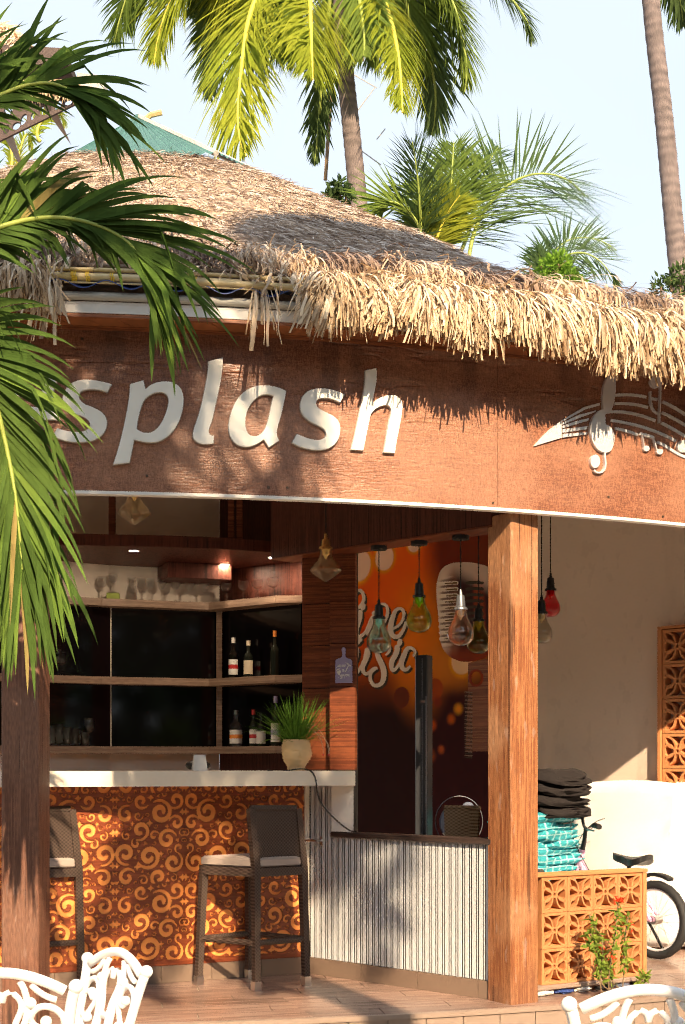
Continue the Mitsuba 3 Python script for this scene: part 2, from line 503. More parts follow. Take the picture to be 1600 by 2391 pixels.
def teal_fn(p, n, uv):
    s = dr.maximum(smoothstep(0.9, 0.97, dr.abs(dr.sin(p.x * 46 + p.y * 20))), smoothstep(0.93, 0.98, dr.abs(dr.sin(p.z * 75 + 2 * noise(p.x * 9, p.y * 9, 1.0)))))
    return mix((0.03, 0.30, 0.36), (0.45, 0.66, 0.68), s * 0.55)


mat('m_cushion_teal', teal_fn, 0.9)
mat('m_green_roof', plaster((0.045, 0.125, 0.105), 0.2), 0.4)
mat('m_fret', plaster((0.045, 0.018, 0.013), 0.15), 0.5)
mat('m_disc', (0.14, 0.16, 0.22), 0.2)
mat('m_light_disc', (0.85, 0.82, 0.75), 0.5)
mat('m_screw', (0.10, 0.07, 0.05), 0.4, metal=0.5)

# ------------------------------------------------------------------ ground, platform
struct('ground', box(-150, 150, -150, 300, -0.5, -0.3), 'm_ground', 'pale paved ground in front of the round bar')
RP = 8.03


def arc_slab(R0, R1, z0, z1, t0, t1, n=24, bev=0.0):
    """A curved block between two radii (R0 < R1), two heights and two angles."""
    th = np.linspace(t0, t1, n)
    ring = [(R0, z0), (R1, z0), (R1, z1), (R0, z1)]
    v = np.stack([cyl(r, th, z) for r, z in ring], 1)
    i = np.arange(n - 1)[:, None] * 4
    q = np.arange(4)[None]
    a, b = i + q, i + (q + 1) % 4
    f = np.concatenate([np.stack([a, b + 4, b], -1).reshape(-1, 3), np.stack([a, a + 4, b + 4], -1).reshape(-1, 3)])
    e = (n - 1) * 4
    f = np.vstack([f, [[0, 1, 2], [0, 2, 3], [e, e + 2, e + 1], [e, e + 3, e + 2]]])
    g = M(v.reshape(-1, 3), f)
    if g.volume < 0:
        g.invert()
    return g


th = np.linspace(-0.55, 0.95, 60)
plat = Polygon(np.vstack([cyl(RP - 0.02, th, 0)[:, :2], [[9, 16], [-9, 16]]]))
platform = struct('platform', extrude(plat, 0.29, frame((0, 0, -0.298), (1, 0, 0))), 'm_grout', 'raised platform that carries the bar')
# plank tiles of the floor: rows nearly across the view, each plank a piece
fa = math.radians(9)
fdir, fnor = np.array([math.cos(fa), math.sin(fa)]), np.array([-math.sin(fa), math.cos(fa)])
clip = Polygon(np.vstack([cyl(RP - 0.005, th, 0)[:, :2], [[4.5, 11.2], [-3.2, 11.2]]]))
for r in range(36, 66):
    y0 = r * 0.172
    off = (r * 0.37) % 0.9
    for c in range(-6, 8):
        x0 = c * 0.9 + off
        q = np.array([x0 * fdir + y0 * fnor, (x0 + 0.895) * fdir + y0 * fnor, (x0 + 0.895) * fdir + (y0 + 0.168) * fnor, x0 * fdir + (y0 + 0.168) * fnor])
        g = Polygon(q)
        if not g.intersects(clip) or q[:, 0].max() < -2.1 or q[:, 0].min() > 3.4 or q[:, 1].min() > 10.4:
            continue
        # planks near the sight lines only (the rest lies behind the bar front)
        if abs(g.centroid.x / g.centroid.y) > 0.31:
            continue
        g = g.intersection(clip)
        if g.area > 0.004 and g.geom_type == 'Polygon':
            part('platform', 'plank', extrude(g, 0.0075, frame((0, 0, -0.0075), (1, 0, 0))), 'm_tile')
# riser tiles along the platform's edge, and its nosing
for i in range(30):
    t0 = -0.02 + i * 0.0245
    part('platform', 'riser_tile', arc_slab(RP - 0.02, RP - 0.006, -0.27, -0.024, t0, t0 + 0.0239, 4), 'm_riser')
part('platform', 'nosing', arc_slab(RP - 0.03, RP + 0.006, -0.022, 0.0012, -0.3, 0.8, 60), 'm_riser')

# ------------------------------------------------------------------ sign board with its letters and emblem
sign = thing('sign_board', 'long curved reddish brown wooden sign board with white raised letters above the bar opening', 'sign')
ZS0, ZS1 = 2.487, 3.245
TJ = float(on_cyl(1163, 1000)[0]) / 8.0
part(sign, 'panel', arc_slab(7.96, 8.0, ZS0, ZS1, -0.30, TJ - 0.0002, 60), 'm_sign')
part(sign, 'panel', arc_slab(7.96, 7.9985, ZS0, ZS1, TJ + 0.0002, 0.95, 50), 'm_sign')
part(sign, 'bottom_trim', arc_slab(7.955, 8.006, ZS0 - 0.016, ZS0 - 0.001, -0.30, 0.95, 90), 'm_white', label='thin white strip along the lower edge')


def outline(pts, n=10):
    """A closed smooth outline; a point with a third entry is a corner."""
    k = [i for i, p in enumerate(pts) if len(p) > 2]
    if not k:
        p = np.array([q[:2] for q in pts] + [pts[0][:2]], float)
        s = np.r_[0, np.cumsum(np.linalg.norm(np.diff(p, axis=0), axis=1))]
        return CubicSpline(s, p, bc_type='periodic')(np.linspace(0, s[-1], n * len(pts)))[:-1]
    pts = pts[k[0]:] + pts[:k[0] + 1]
    out, run = [], [pts[0]]
    for p in pts[1:]:
        run.append(p)
        if len(p) > 2:
            a = np.array([q[:2] for q in run], float)
            out.append((spline(a, 5 * len(a)) if len(a) > 2 else a)[:-1])
            run = [p]
    return np.vstack(out)


def on_sign(poly_px, R=8.0):
    s, z = on_cyl(poly_px[:, 0], poly_px[:, 1], R)
    return np.stack([s, z], 1)


def bend(g, R=8.0):
    v = g.vertices
    g = g.copy()
    g.vertices = cyl(R + v[:, 2], v[:, 0] / R, v[:, 1])
    if g.volume < 0:
        g.invert()
    return g


def px(pts, sc, ox, oy):
    return [(ox + p[0] / sc, oy + p[1] / sc, *p[2:]) for p in pts]


def sign_shape(shape_px):
    def ring(r):
        return on_sign(np.array(r.coords)[:, :2])
    gs = getattr(shape_px, 'geoms', [shape_px])
    return unary_union([Polygon(ring(g.exterior), [ring(h) for h in g.interiors]).buffer(0) for g in gs])


LET = {
    'letter_s': (1, [[(855, 258, 1), (818, 322, 1), (740, 300), (670, 300), (620, 318), (605, 352), (625, 390), (690, 425), (770, 465), (812, 515), (815, 580), (785, 640), (730, 680), (650, 700), (560, 700), (480, 685), (405, 650, 1), (440, 590, 1), (500, 610), (580, 620), (650, 612), (685, 580), (685, 550), (660, 520), (590, 490), (520, 455), (485, 410), (480, 365), (500, 300), (550, 250), (620, 225), (700, 225), (790, 240)]]),
    'apostrophe': (1, [[(435, 420, 1), (370, 380), (330, 320), (312, 270), (320, 215), (350, 188), (390, 182), (425, 195), (440, 225), (430, 265), (412, 310), (412, 350)]]),
    'letter_stroke': (1, [[(35, 320, 1), (45, 275), (85, 258), (140, 265), (200, 295), (240, 330), (285, 380, 1), (200, 360), (110, 340)]]),
    'letter_stroke_2': (1, [[(65, 445, 1), (110, 430), (200, 425), (300, 435), (400, 465), (470, 540, 1), (380, 530), (300, 530), (200, 505), (130, 480)]]),
    'letter_stroke_3': (1, [[(225, 640, 1), (305, 660, 1), (302, 686, 1), (215, 690, 1)]]),
    'letter_stroke_4': (1, [[(240, 560, 1), (335, 600, 1), (320, 614, 1), (235, 600, 1)]]),
    'letter_p': (1, [[(990, 258, 1), (1095, 228, 1), (1112, 295, 1), (1180, 250), (1240, 237), (1320, 245), (1375, 285), (1398, 350), (1395, 440), (1370, 530), (1320, 615), (1260, 670), (1190, 700), (1110, 700), (1025, 683, 1), (990, 855, 1), (862, 873, 1), (930, 640), (970, 450), (988, 330)],
                 [(1200, 322), (1250, 325), (1280, 355), (1280, 420), (1255, 500), (1210, 580), (1160, 620), (1110, 628), (1045, 595, 1), (1062, 490), (1095, 390, 1), (1140, 345)]]),
    'letter_l': (2, [[(190, 75, 1), (290, 48, 1), (285, 140), (265, 260), (235, 400), (205, 510), (195, 555), (205, 572), (230, 577, 1), (228, 630, 1), (180, 637), (120, 625), (92, 600), (87, 565), (110, 480), (145, 360), (172, 230), (188, 130)]]),
    'letter_a': (2, [[(718, 275, 1), (700, 370), (672, 480), (655, 560), (660, 590), (672, 610, 1), (600, 660, 1), (565, 605, 1), (510, 640), (440, 655), (375, 632), (338, 580), (327, 510), (342, 430), (380, 340), (440, 275), (520, 240), (600, 238), (665, 252)],
                 [(630, 310, 1), (610, 400), (585, 500), (555, 555), (510, 580), (470, 570), (447, 530), (443, 470), (460, 400), (500, 340), (550, 305), (595, 300)]]),
    'letter_s_2': (2, [[(1112, 300, 1), (1082, 355, 1), (1020, 330), (960, 325), (925, 340), (920, 365), (950, 400), (1020, 435), (1070, 480), (1083, 540), (1070, 600), (1030, 650), (960, 675), (880, 672), (800, 650), (755, 625, 1), (790, 565, 1), (850, 590), (910, 605), (960, 600), (985, 575), (975, 540), (930, 510), (860, 470), (820, 420), (812, 370), (830, 310), (880, 268), (940, 257), (1020, 265)]]),
    'letter_h': (2, [[(1250, 135, 1), (1325, 120, 1), (1330, 180), (1318, 260), (1303, 360, 1), (1350, 320), (1400, 305), (1460, 308), (1495, 340), (1502, 390), (1490, 480), (1468, 590), (1452, 697, 1), (1372, 692, 1), (1390, 590), (1415, 460), (1422, 400), (1405, 375), (1370, 375), (1325, 395), (1288, 435, 1), (1262, 560), (1238, 680, 1), (1153, 672, 1), (1190, 520), (1225, 350), (1248, 220)]]),
}
for nm, (which, loops) in LET.items():
    sc, ox, oy = (3.267, 0, 820) if which == 1 else (2.904, 420, 820)
    o = [outline(px(l, sc, ox, oy)) for l in loops]
    sh = sign_shape(Polygon(o[0], o[1:]).buffer(0))
    nm = nm.rsplit('_', 1)[0] if nm[-1].isdigit() else nm
    k = part(sign, nm, bend(extrude(sh.buffer(-0.0015), 0.022)), 'm_letter')
    part(k, 'backing', bend(extrude(sh.buffer(0.0012), 0.008)), 'm_letter_edge')


def stroke(pts, w, n=24):
    return LineString(spline(np.array(pts, float), n) if len(pts) > 2 else pts).buffer(w / 2, cap_style='flat')


def ell(x, y, rx, ry, ang=0):
    return affinity.rotate(affinity.scale(Point(x, y).buffer(1, 24), rx, ry), ang)


def sm(pts):
    return Polygon(outline(pts)).buffer(0)


def emb(name, shp, mat_='m_silver', d=0.012, base=0.0):
    shp = affinity.affine_transform(shp, [1 / 4.238, 0, 0, 1 / 4.238, 1230, 860])
    g = extrude(sign_shape(shp), d)
    g.apply_translation([0, 0, base])
    part(emblem, name, bend(g, 7.9985), mat_)


emblem = f'{sign}__music_emblem'
labels[emblem] = {'label': 'silver emblem of a treble clef with winged stave lines and notes'}
emb('wing', sm([(65, 772, 1), (336, 690, 1), (336, 520, 1), (200, 625)]))
for q in ([(342, 515), (560, 385), (712, 343), (712, 370), (580, 405), (345, 530)], [(345, 540), (500, 465), (680, 418), (660, 440), (520, 490), (345, 560)], [(345, 570), (480, 525), (608, 495), (600, 520), (480, 555), (345, 595)],
          [(345, 605), (590, 575), (588, 603), (345, 640)], [(345, 652), (590, 635), (588, 655), (345, 688)]):
    emb('wing_feather', Polygon(q))
clef = unary_union([sm([(800, 60, 1), (762, 130), (742, 200), (735, 300), (740, 415, 1), (822, 412, 1), (845, 340), (860, 250), (862, 150), (845, 80)]),
                    sm([(745, 405, 1), (670, 450), (625, 530), (612, 620), (630, 720), (680, 800), (750, 838), (800, 830), (840, 760), (848, 680), (820, 600), (762, 560, 1), (757, 455, 1), (822, 445, 1), (822, 405, 1)]),
                    stroke([(762, 830), (762, 950), (740, 1020), (700, 1037), (650, 1010)], 15), ell(660, 925, 47, 66)])
emb('treble_clef', clef, d=0.02)
for q in ([(872, 268), (1000, 262), (1180, 285)], [(1235, 300), (1290, 310)], [(1340, 330), (1450, 385), (1568, 460), (1690, 545)], [(866, 350), (1000, 350), (1195, 388)], [(1335, 438), (1450, 495), (1568, 565), (1690, 650)],
          [(825, 430), (1000, 440), (1150, 475), (1270, 520)], [(1330, 540), (1450, 605), (1568, 675), (1690, 750)], [(830, 515), (1000, 545), (1200, 600), (1470, 720)], [(870, 595), (980, 620), (1095, 660)], [(1285, 730), (1400, 790), (1480, 840), (1568, 880), (1690, 930)]):
    emb('stave_line', stroke(q, 26), d=0.008)
emb('note', unary_union([stroke([(1314, 120), (1308, 330), (1300, 545)], 11), stroke([(1212, 230), (1215, 330), (1240, 410), (1300, 455)], 13), ell(1265, 140, 56, 60)]), d=0.016)
emb('note', unary_union([stroke([(1112, 650), (1180, 668), (1245, 690)], 26), stroke([(1133, 660), (1150, 785)], 9), stroke([(1240, 690), (1275, 815)], 9), ell(1170, 797, 30, 28), ell(1302, 827, 32, 28)]), d=0.016)
emb('note', unary_union([ell(1535, 775, 62, 62), stroke([(1590, 775), (1605, 500)], 11)]), d=0.018)
for x, y in ((627, 1138), (671, 1139), (1151, 1174), (1421, 1160), (1548, 1206), (343, 1111), (192, 791)):
    s, z = on_cyl(x, y)
    part(sign, 'screw', tube([cyl(7.999, s / 8, z), cyl(8.004, s / 8, z)], 0.006, 8), 'm_screw')

# ------------------------------------------------------------------ thatched roof with its eaves
roof = thing('thatched_roof', 'conical roof of dry brown palm thatch with a shaggy straw fringe over the sign', 'roof')
RK, ZK = np.array([0, 1.5, 3, 4.5, 6, 7.2, 8.3]), np.array([7.509, 6.844, 6.068, 5.185, 4.381, 3.847, 3.44])
zr = CubicSpline(RK, ZK)
rr, tt = np.linspace(0.9, 8.19, 110), np.linspace(-0.75, 2.4, 420)
RR, TT = np.meshgrid(rr, tt, indexing='ij')
base = cyl(RR, TT, zr(RR))
bump = meshkit.fbm(base * [1.6, 1.6, 1.6], 4, 5) - 0.5
lay = (RR * 3.1 + 0.6 * meshkit.noise(base * 1.2, 9)) % 1.0
base[..., 2] += bump * 0.16 - 0.05 * lay - 0.03
ni, nj = RR.shape
I, J = np.meshgrid(np.arange(ni - 1), np.arange(nj - 1), indexing='ij')
A = (I * nj + J).ravel()
fc = np.vstack([np.stack([A, A + nj, A + nj + 1], 1), np.stack([A, A + nj + 1, A + 1], 1)])
part(roof, 'thatch_bed', M(base.reshape(-1, 3), fc), 'm_thatch', True)
th2 = np.linspace(2.4, 2 * np.pi - 0.75, 40)
R2, T2 = np.meshgrid(np.linspace(0.9, 8.28, 6), th2, indexing='ij')
v2 = cyl(R2, T2, zr(R2))
I, J = np.meshgrid(np.arange(5), np.arange(39), indexing='ij')
A = (I * 40 + J).ravel()
part(roof, 'thatch_back', M(v2.reshape(-1, 3), np.vstack([np.stack([A, A + 40, A + 41], 1), np.stack([A, A + 41, A + 1], 1)])), 'm_thatch')


def roof_straw(n, mat_, lmin, lmax, wid, jit, lift, seed):
    r_ = np.random.default_rng(seed)
    th_ = r_.uniform(-0.5, 2.0, n)
    R = np.sqrt(r_.uniform(0.85 ** 2, np.where(th_ < 0.235, 7.95, 8.22) ** 2, n))
    p = cyl(R, th_, zr(R))
    bb = meshkit.fbm(p * 1.6, 4, 5) - 0.5
    lay_ = (R * 3.1 + 0.6 * meshkit.noise(p * 1.2, 9)) % 1.0
    p[:, 2] += bb * 0.16 - 0.05 * lay_ - 0.02
    sl = np.stack([np.sin(th_), -np.cos(th_), zr(R, 1)], 1)
    sl = unit(sl)
    sd = np.stack([np.cos(th_), np.sin(th_), 0 * th_], 1)
    # clumps of straw lean together
    lean = (meshkit.noise(p * 2.3, 11) - 0.5) * 1.2 + r_.normal(0, jit, n)
    d = unit(sl * np.cos(lean)[:, None] + sd * np.sin(lean)[:, None] + np.array([0, 0, 1.0]) * r_.uniform(0.0, lift, n)[:, None])
    L = r_.uniform(lmin, lmax, n)
    P = leaf_paths(p, d, L, r_.uniform(0.1, 0.7, n), 4)
    S = unit(np.cross(d, np.array([0, 0, 1.0]) + r_.normal(0, 0.5, (n, 3))))
    W = leaf_width(4, r_.uniform(0.5, 1.0, n) * wid, 0.8, 0.6)
    v, f = ribbons(P, W, np.repeat(S[:, None], 4, 1))
    pal = np.array(mat_)
    big = meshkit.fbm(p * [0.9, 0.9, 0.9], 3, 31)[:, None]
    col = pal[r_.integers(0, len(pal), n)] * r_.uniform(0.75, 1.2, (n, 1)) * (0.75 + 0.5 * big)
    return part(roof, 'straw', M(v, f), 'm_strip', kind='stuff', color=np.repeat(col, 8, 0))


PAL_L = [(0.55, 0.455, 0.375), (0.65, 0.55, 0.46), (0.47, 0.385, 0.32), (0.71, 0.62, 0.53)]
PAL_D = [(0.20, 0.14, 0.115), (0.30, 0.22, 0.18), (0.14, 0.10, 0.085)]
PAL_M = [(0.44, 0.36, 0.30), (0.52, 0.43, 0.36), (0.34, 0.27, 0.23)]
roof_straw(95000, PAL_L, 0.05, 0.20, 0.0042, 0.30, 0.20, 1)
roof_straw(26000, PAL_D, 0.05, 0.18, 0.0045, 0.4, 0.26, 2)
roof_straw(40000, PAL_M, 0.06, 0.24, 0.0045, 0.4, 0.30, 3)
# inner ceiling under the roof; unseen, made pale to bounce light indoors
struct('ceiling', extrude(Polygon(cyl(8.18, np.linspace(0, 2 * np.pi, 90)[:-1], 0)[:, :2]), 0.03, frame((0, 0, 3.262), (1, 0, 0))), 'm_wall', 'unseen ceiling under the thatched roof, made pale to bounce light')
th_r = np.linspace(TJ - 0.02, 0.75, 20)
struct('bounce_ceiling', extrude(Polygon(np.vstack([[[-0.10, 8.45]], cyl(7.93, th_r, 0)[:, :2], [[4.2, 8.2], [3.2, 9.4], [0.0, 11.9], [-0.2, 9.2]]])).buffer(0), 0.02, frame((0, 0, 3.225), (1, 0, 0))), 'm_white', 'unseen white ceiling added over the music room to bounce light onto the mural')  # unseen white surface added to throw light onto the mural
struct('bounce_floor', extrude(Polygon([[-0.10, 8.55], [0.86, 7.60], [1.55, 8.5], [1.45, 10.38], [0.0, 11.8], [-0.1, 9.3]]).buffer(0), 0.003, frame((0, 0, 0.001), (1, 0, 0))), 'm_white', 'unseen pale floor added in the music room behind the half wall to bounce light')  # unseen pale sheet added over the planks to bounce light upwards
# soffit boards
for i in range(60):
    t0 = -0.12 + i * 0.0175
    a = np.array([cyl(7.965, t0 + 0.02, 0), cyl(7.965, t0 + 0.02 + 0.0168, 0), cyl(8.205, t0 + 0.0168, 0), cyl(8.205, t0, 0)])[:, :2]
    part(roof, 'soffit_board', extrude(Polygon(a), 0.012, frame((0, 0, 3.249), (1, 0, 0))), 'm_soffit')
part(roof, 'soffit_trim', arc_slab(8.0, 8.022, 3.236, 3.2475, -0.3, 0.95, 90), 'm_soffit')
part(roof, 'soffit_trim', arc_slab(8.19, 8.212, 3.232, 3.2475, -0.3, 0.95, 90), 'm_soffit')
part(roof, 'gutter', cat([arc_slab(8.206, 8.214, 3.249, 3.300, -0.125, 0.95, 90), arc_slab(8.206, 8.2165, 3.291, 3.3005, -0.125, 0.95, 90), arc_slab(8.206, 8.2165, 3.249, 3.256, -0.125, 0.95, 90)]), 'm_gutter')
part(roof, 'gutter', arc_slab(8.206, 8.214, 3.249, 3.300, -0.4, -0.14, 20), 'm_gutter')
ths = np.linspace(-0.13, 0.9, 80)
part(roof, 'eave_pipe', tube(cyl(8.225, ths, 3.322), 0.019, 10), 'm_pipe', True)
# corrugated sheet edge under the thatch
tw = np.linspace(-0.35, 0.95, 700)
wv = 0.018 * np.sin(tw * 8.25 / 0.21 * 2 * np.pi)
top, inn = cyl(8.275, tw, 3.362 + wv), cyl(7.6, tw, 3.60 + wv)
n = len(tw)
A = np.arange(n - 1)
part(roof, 'corrugated_sheet', M(np.vstack([top, inn, top - [0, 0, 0.004], inn - [0, 0, 0.004]]), np.vstack([np.stack([A, A + 1, A + n + 1], 1), np.stack([A, A + n + 1, A + n], 1), np.stack([A + 2 * n, A + 3 * n, A + 3 * n + 1], 1), np.stack([A + 2 * n, A + 3 * n + 1, A + 2 * n + 1], 1), np.stack([A, A + 2 * n, A + 2 * n + 1], 1), np.stack([A, A + 2 * n + 1, A + 1], 1)])), 'm_blue')


def th_of(x, R=8.25):
    return float(on_cyl(x, 700, R)[0]) / R


def bamboo(x0, x1, z, r, R=8.25, nod=0.3):
    a, b = th_of(x0, R), th_of(x1, R)
    p0, p1 = cyl(R, a, z), cyl(R, b, z + 0.004)
    k = max(int(np.linalg.norm(p1 - p0) / nod), 1)
    pts, rad = [], []
    for i in range(k):
        for u, m_ in ((0.0, 1.16), (0.03, 1.0), (0.5, 0.96), (0.96, 1.0)):
            q = (i + u) / k
            s = p0 * (1 - q) + p1 * q
            s = s + (cyl(R, a * (1 - q) + b * q, s[2]) - s) * 0.9
            pts.append(s)
            rad.append(r * m_)
    pts.append(p1)
    rad.append(r)
    return tube(pts, np.array(rad), 10)


part(roof, 'bamboo_pole', bamboo(108, 560, 3.395, 0.0195, 8.255), 'm_bamboo', 40, label='thick bamboo pole lashed with yellow cord')
part(roof, 'bamboo_pole', bamboo(420, 705, 3.388, 0.017, 8.27), 'm_bamboo', 40)
part(roof, 'bamboo_pole', bamboo(100, 780, 3.432, 0.010, 8.25), 'm_bamboo', 40)
part(roof, 'bamboo_pole', bamboo(230, 760, 3.452, 0.008, 8.20), 'm_bamboo', 40)
part(roof, 'bamboo_pole', bamboo(150, 600, 3.366, 0.004, 8.27), 'm_bamboo', 40)
part(roof, 'bamboo_pole', bamboo(0, 1000, 3.470, 0.010, 8.20), 'm_straw_dark', 40)
for x in (167, 171, 176, 201, 206, 258, 263, 690, 457):
    t_ = th_of(x)
    c_ = cyl(8.255, t_, 3.394)
    a_ = np.linspace(0, 2 * np.pi, 15)
    rd = np.array([math.sin(t_), -math.cos(t_), 0])
    pts = c_ + 0.0235 * (np.cos(a_)[:, None] * rd + np.sin(a_)[:, None] * np.array([0, 0, 1.0])) + np.outer(a_ / 6.28 * 0.006, [math.cos(t_), math.sin(t_), 0])
    part(roof, 'yellow_cord', tube(pts, 0.0028, 6), 'm_yellow', True)


def fringe(th0, th1, n, zlo, zhi, seed, mat_, parent, name='fringe_tuft', R0=8.17, zt=3.47, out=0.0, wid=0.011, short=1.0):
    """One tuft of dry palm strips that flow over the eave and hang down."""
    r_ = np.random.default_rng(seed)
    k = 9
    thb = r_.uniform(th0, th1, n)
    R = R0 + r_.uniform(-0.10, 0.05, n) + out
    zz = zt + r_.uniform(-0.03, 0.03, n) - (R - R0) * 0.35
    zb = np.clip(r_.normal((zlo + zhi) / 2, (zhi - zlo) / 3, n), zlo - 0.02, zt - 0.06)
    zb = zt - (zt - zb) * short
    Rout = 8.355 + out + r_.uniform(-0.045, 0.05, n)
    lean = r_.normal(0, 0.006, n) + (meshkit.noise(np.stack([thb * 60, thb * 0, thb * 0], 1), seed % 7) - 0.5) * 0.03
    ncl = max(3, n // 8)
    ccl, zcl = r_.uniform(th0, th1, ncl), r_.normal(0, (zhi - zlo) / 3, ncl)
    near = np.argmin(np.abs(thb[:, None] - ccl[None]) + r_.uniform(0, 0.003, (n, ncl)), 1)
    lean = lean + (ccl[near] - thb) * r_.uniform(0.3, 0.85, n)
    zb = np.where(r_.random(n) < 0.75, np.clip((zlo + zhi) / 2 - (zhi - zlo) * 0.15 + zcl[near] + r_.normal(0, 0.012, n), zlo - 0.03, zt - 0.06), zb)
    zb = np.where(r_.random(n) < 0.12, zb + r_.uniform(0.04, 0.16, n), zb)
    u = np.linspace(0, 1, k)
    e = 1 - (1 - u) ** 2.2
    Ru = R[:, None] + (Rout - R)[:, None] * np.minimum(e * 1.05, 1.0) + (r_.normal(0, 0.016, n))[:, None] * u ** 2
    zu = zz[:, None] - (zz - zb)[:, None] * u ** 1.45
    tu = thb[:, None] + lean[:, None] * u ** 1.2 + r_.normal(0, 0.0005, (n, k)) * u
    P = cyl(Ru, tu, zu)
    tw = r_.uniform(-1.3, 1.3, n)[:, None] + r_.normal(0, 1.0, n)[:, None] * u
    rad = np.stack([np.sin(tu), -np.cos(tu), 0 * tu], -1)
    tan = np.stack([np.cos(tu), np.sin(tu), 0 * tu], -1)
    S = tan * np.cos(tw)[..., None] + rad * np.sin(tw)[..., None]
    W = (r_.uniform(0.2, 1.0, n) ** 1.5 * wid * 1.15)[:, None] * np.clip(0.5 + 1.0 * u - 0.55 * u ** 5, 0.3, 1.2)[None]
    v, f = ribbons(P, W, S)
    pal = np.array({'m_fringe': [(0.72, 0.61, 0.48), (0.80, 0.71, 0.59), (0.58, 0.46, 0.34), (0.76, 0.67, 0.55), (0.44, 0.33, 0.23), (0.66, 0.52, 0.36)], 'm_fringe_dark': [(0.50, 0.37, 0.25), (0.62, 0.48, 0.33), (0.34, 0.24, 0.16)],
                    'm_straw': [(0.58, 0.45, 0.34), (0.70, 0.57, 0.45)], 'm_straw_dark': [(0.24, 0.17, 0.14), (0.36, 0.27, 0.22)]}[mat_])
    col = pal[r_.integers(0, len(pal), n)] * r_.uniform(0.8, 1.12, (n, 1))
    col = col[:, None, None, :] * np.array([0.9, 0.82, 0.70]) ** (u[None, :, None, None] ** 4 * 1.3)      # tips weathered browner
    return part(parent, name, M(v, f), 'm_strip', color=np.repeat(col, 2, 2).reshape(-1, 3))


rf = np.random.default_rng(21)
ta, tb = th_of(742, 8.37), 0.80
NT = int(66 * (tb - ta) / (th_of(1780, 8.37) - ta))
for i in range(NT):
    t0 = ta + (tb - ta) * i / NT
    dt = (tb - ta) / NT
    q = min(i / 66, 1.0)
    zl = 3.235 - 0.07 * min(q * 1.6, 1) + rf.normal(0, 0.028)
    if rf.random() < 0.2:
        zl -= rf.uniform(0.02, 0.06)
    fringe(t0 - dt * 0.35, t0 + dt * 1.35, 96, zl - 0.01, zl + 0.11, 100 + i, 'm_fringe', roof, out=rf.uniform(-0.02, 0.02), wid=0.0072)
    if i % 2 == 0:
        fringe(t0, t0 + dt * 2, 60, zl + 0.03, zl + 0.20, 300 + i, 'm_fringe_dark', roof, 'inner_fringe', out=-0.05, wid=0.008)
# left remnant of the fringe and single hanging wisps over the bare edge
tl0, tl1 = th_of(-90, 8.37), th_of(100, 8.37)
for i in range(11):
    t0 = tl0 + (tl1 - tl0) * i / 11
    fringe(t0, t0 + (tl1 - tl0) / 11 * 1.2, 34, 3.22, 3.34, 500 + i, 'm_fringe_dark' if i % 3 else 'm_fringe', roof, out=-0.06, wid=0.009)
for x, zlo, nn in ((103, 3.15, 16), (134, 3.10, 20), (160, 3.36, 8), (604, 3.12, 7), (622, 3.06, 8), (735, 3.2, 14), (655, 3.33, 10), (690, 3.36, 12), (540, 3.36, 8), (500, 3.38, 10)):
    fringe(th_of(x - 9, 8.3), th_of(x + 9, 8.3), nn, zlo, zlo + 0.07, 600 + x, 'm_fringe', roof, 'hanging_wisp', out=-0.06, wid=0.009)
for i, (x0, x1) in enumerate(((100, 260), (260, 420), (420, 560), (560, 740))):
    fringe(th_of(x0, 8.2), th_of(x1, 8.2), 60, 3.43, 3.48, 700 + i, 'm_straw' if i % 2 else 'm_straw_dark', roof, 'eave_straw', R0=8.06, zt=3.52, out=-0.125, wid=0.006)
for i in range(16):
    t0 = -0.1 + i * 0.047
    fringe(t0, t0 + 0.047, 170, 3.46, 3.52, 800 + i, 'm_straw_dark' if i % 2 else 'm_straw', roof, 'eave_straw', R0=7.95, zt=3.60, out=-0.19, wid=0.006)

# green sheet-metal cap that shows at the peak
cap = thing('green_roof_cap', 'green corrugated metal ridge cap on the peak of the thatched roof', 'roof cap')
apex = at(322, 272, 14.9)
corners = [at(70, 415, 13.6), at(180, 392, 12.9), at(505, 358, 13.6), at(640, 420, 15.5)]
for a, b in zip(corners[:-1], corners[1:]):
    k = 26
    u = np.linspace(0, 1, k)
    pts0 = a * (1 - u)[:, None] + b * u[:, None]
    nrm = unit(np.cross(b - a, apex - a))
    wv = np.where(np.arange(k) % 2, 0.02, 0.0)[:, None] * nrm
    v = np.vstack([pts0 + wv, apex + (pts0 - apex) * 0.03 + wv * 0.3])
    A = np.arange(k - 1)
    part(cap, 'sheet', M(v, np.vstack([np.stack([A, A + 1, A + k + 1], 1), np.stack([A, A + k + 1, A + k], 1)])), 'm_green_roof')
for c_ in corners[1:]:
    part(cap, 'ridge_strip', tube([apex, c_], 0.03, 6), 'm_pipe' if c_[0] > -1.6 else 'm_green_roof')
part(cap, 'finial', tube([at(338, 280, 14.9), at(352, 268, 14.9), at(378, 262, 14.9)], 0.03, 6), 'm_bamboo')

# ------------------------------------------------------------------ pillars
def pillar(x, d, ang, wx, wy, z0, z1, mt, label, cap_px=None):
    k = thing('wooden_pillar', label, 'pillar')
    m = rot_frame((x, d, 0), ang)
    part(k, 'post', box(0, wx, 0, wy, z0, z1, 0.006, m), mt)
    return k, m


pr = at(1194, 2346, 7.25)
kp, m = pillar(pr[0], pr[1], math.radians(32), 0.178, 0.195, -0.298, 2.484, 'm_pillar', 'sunlit orange brown square wooden pillar right of the bar opening')
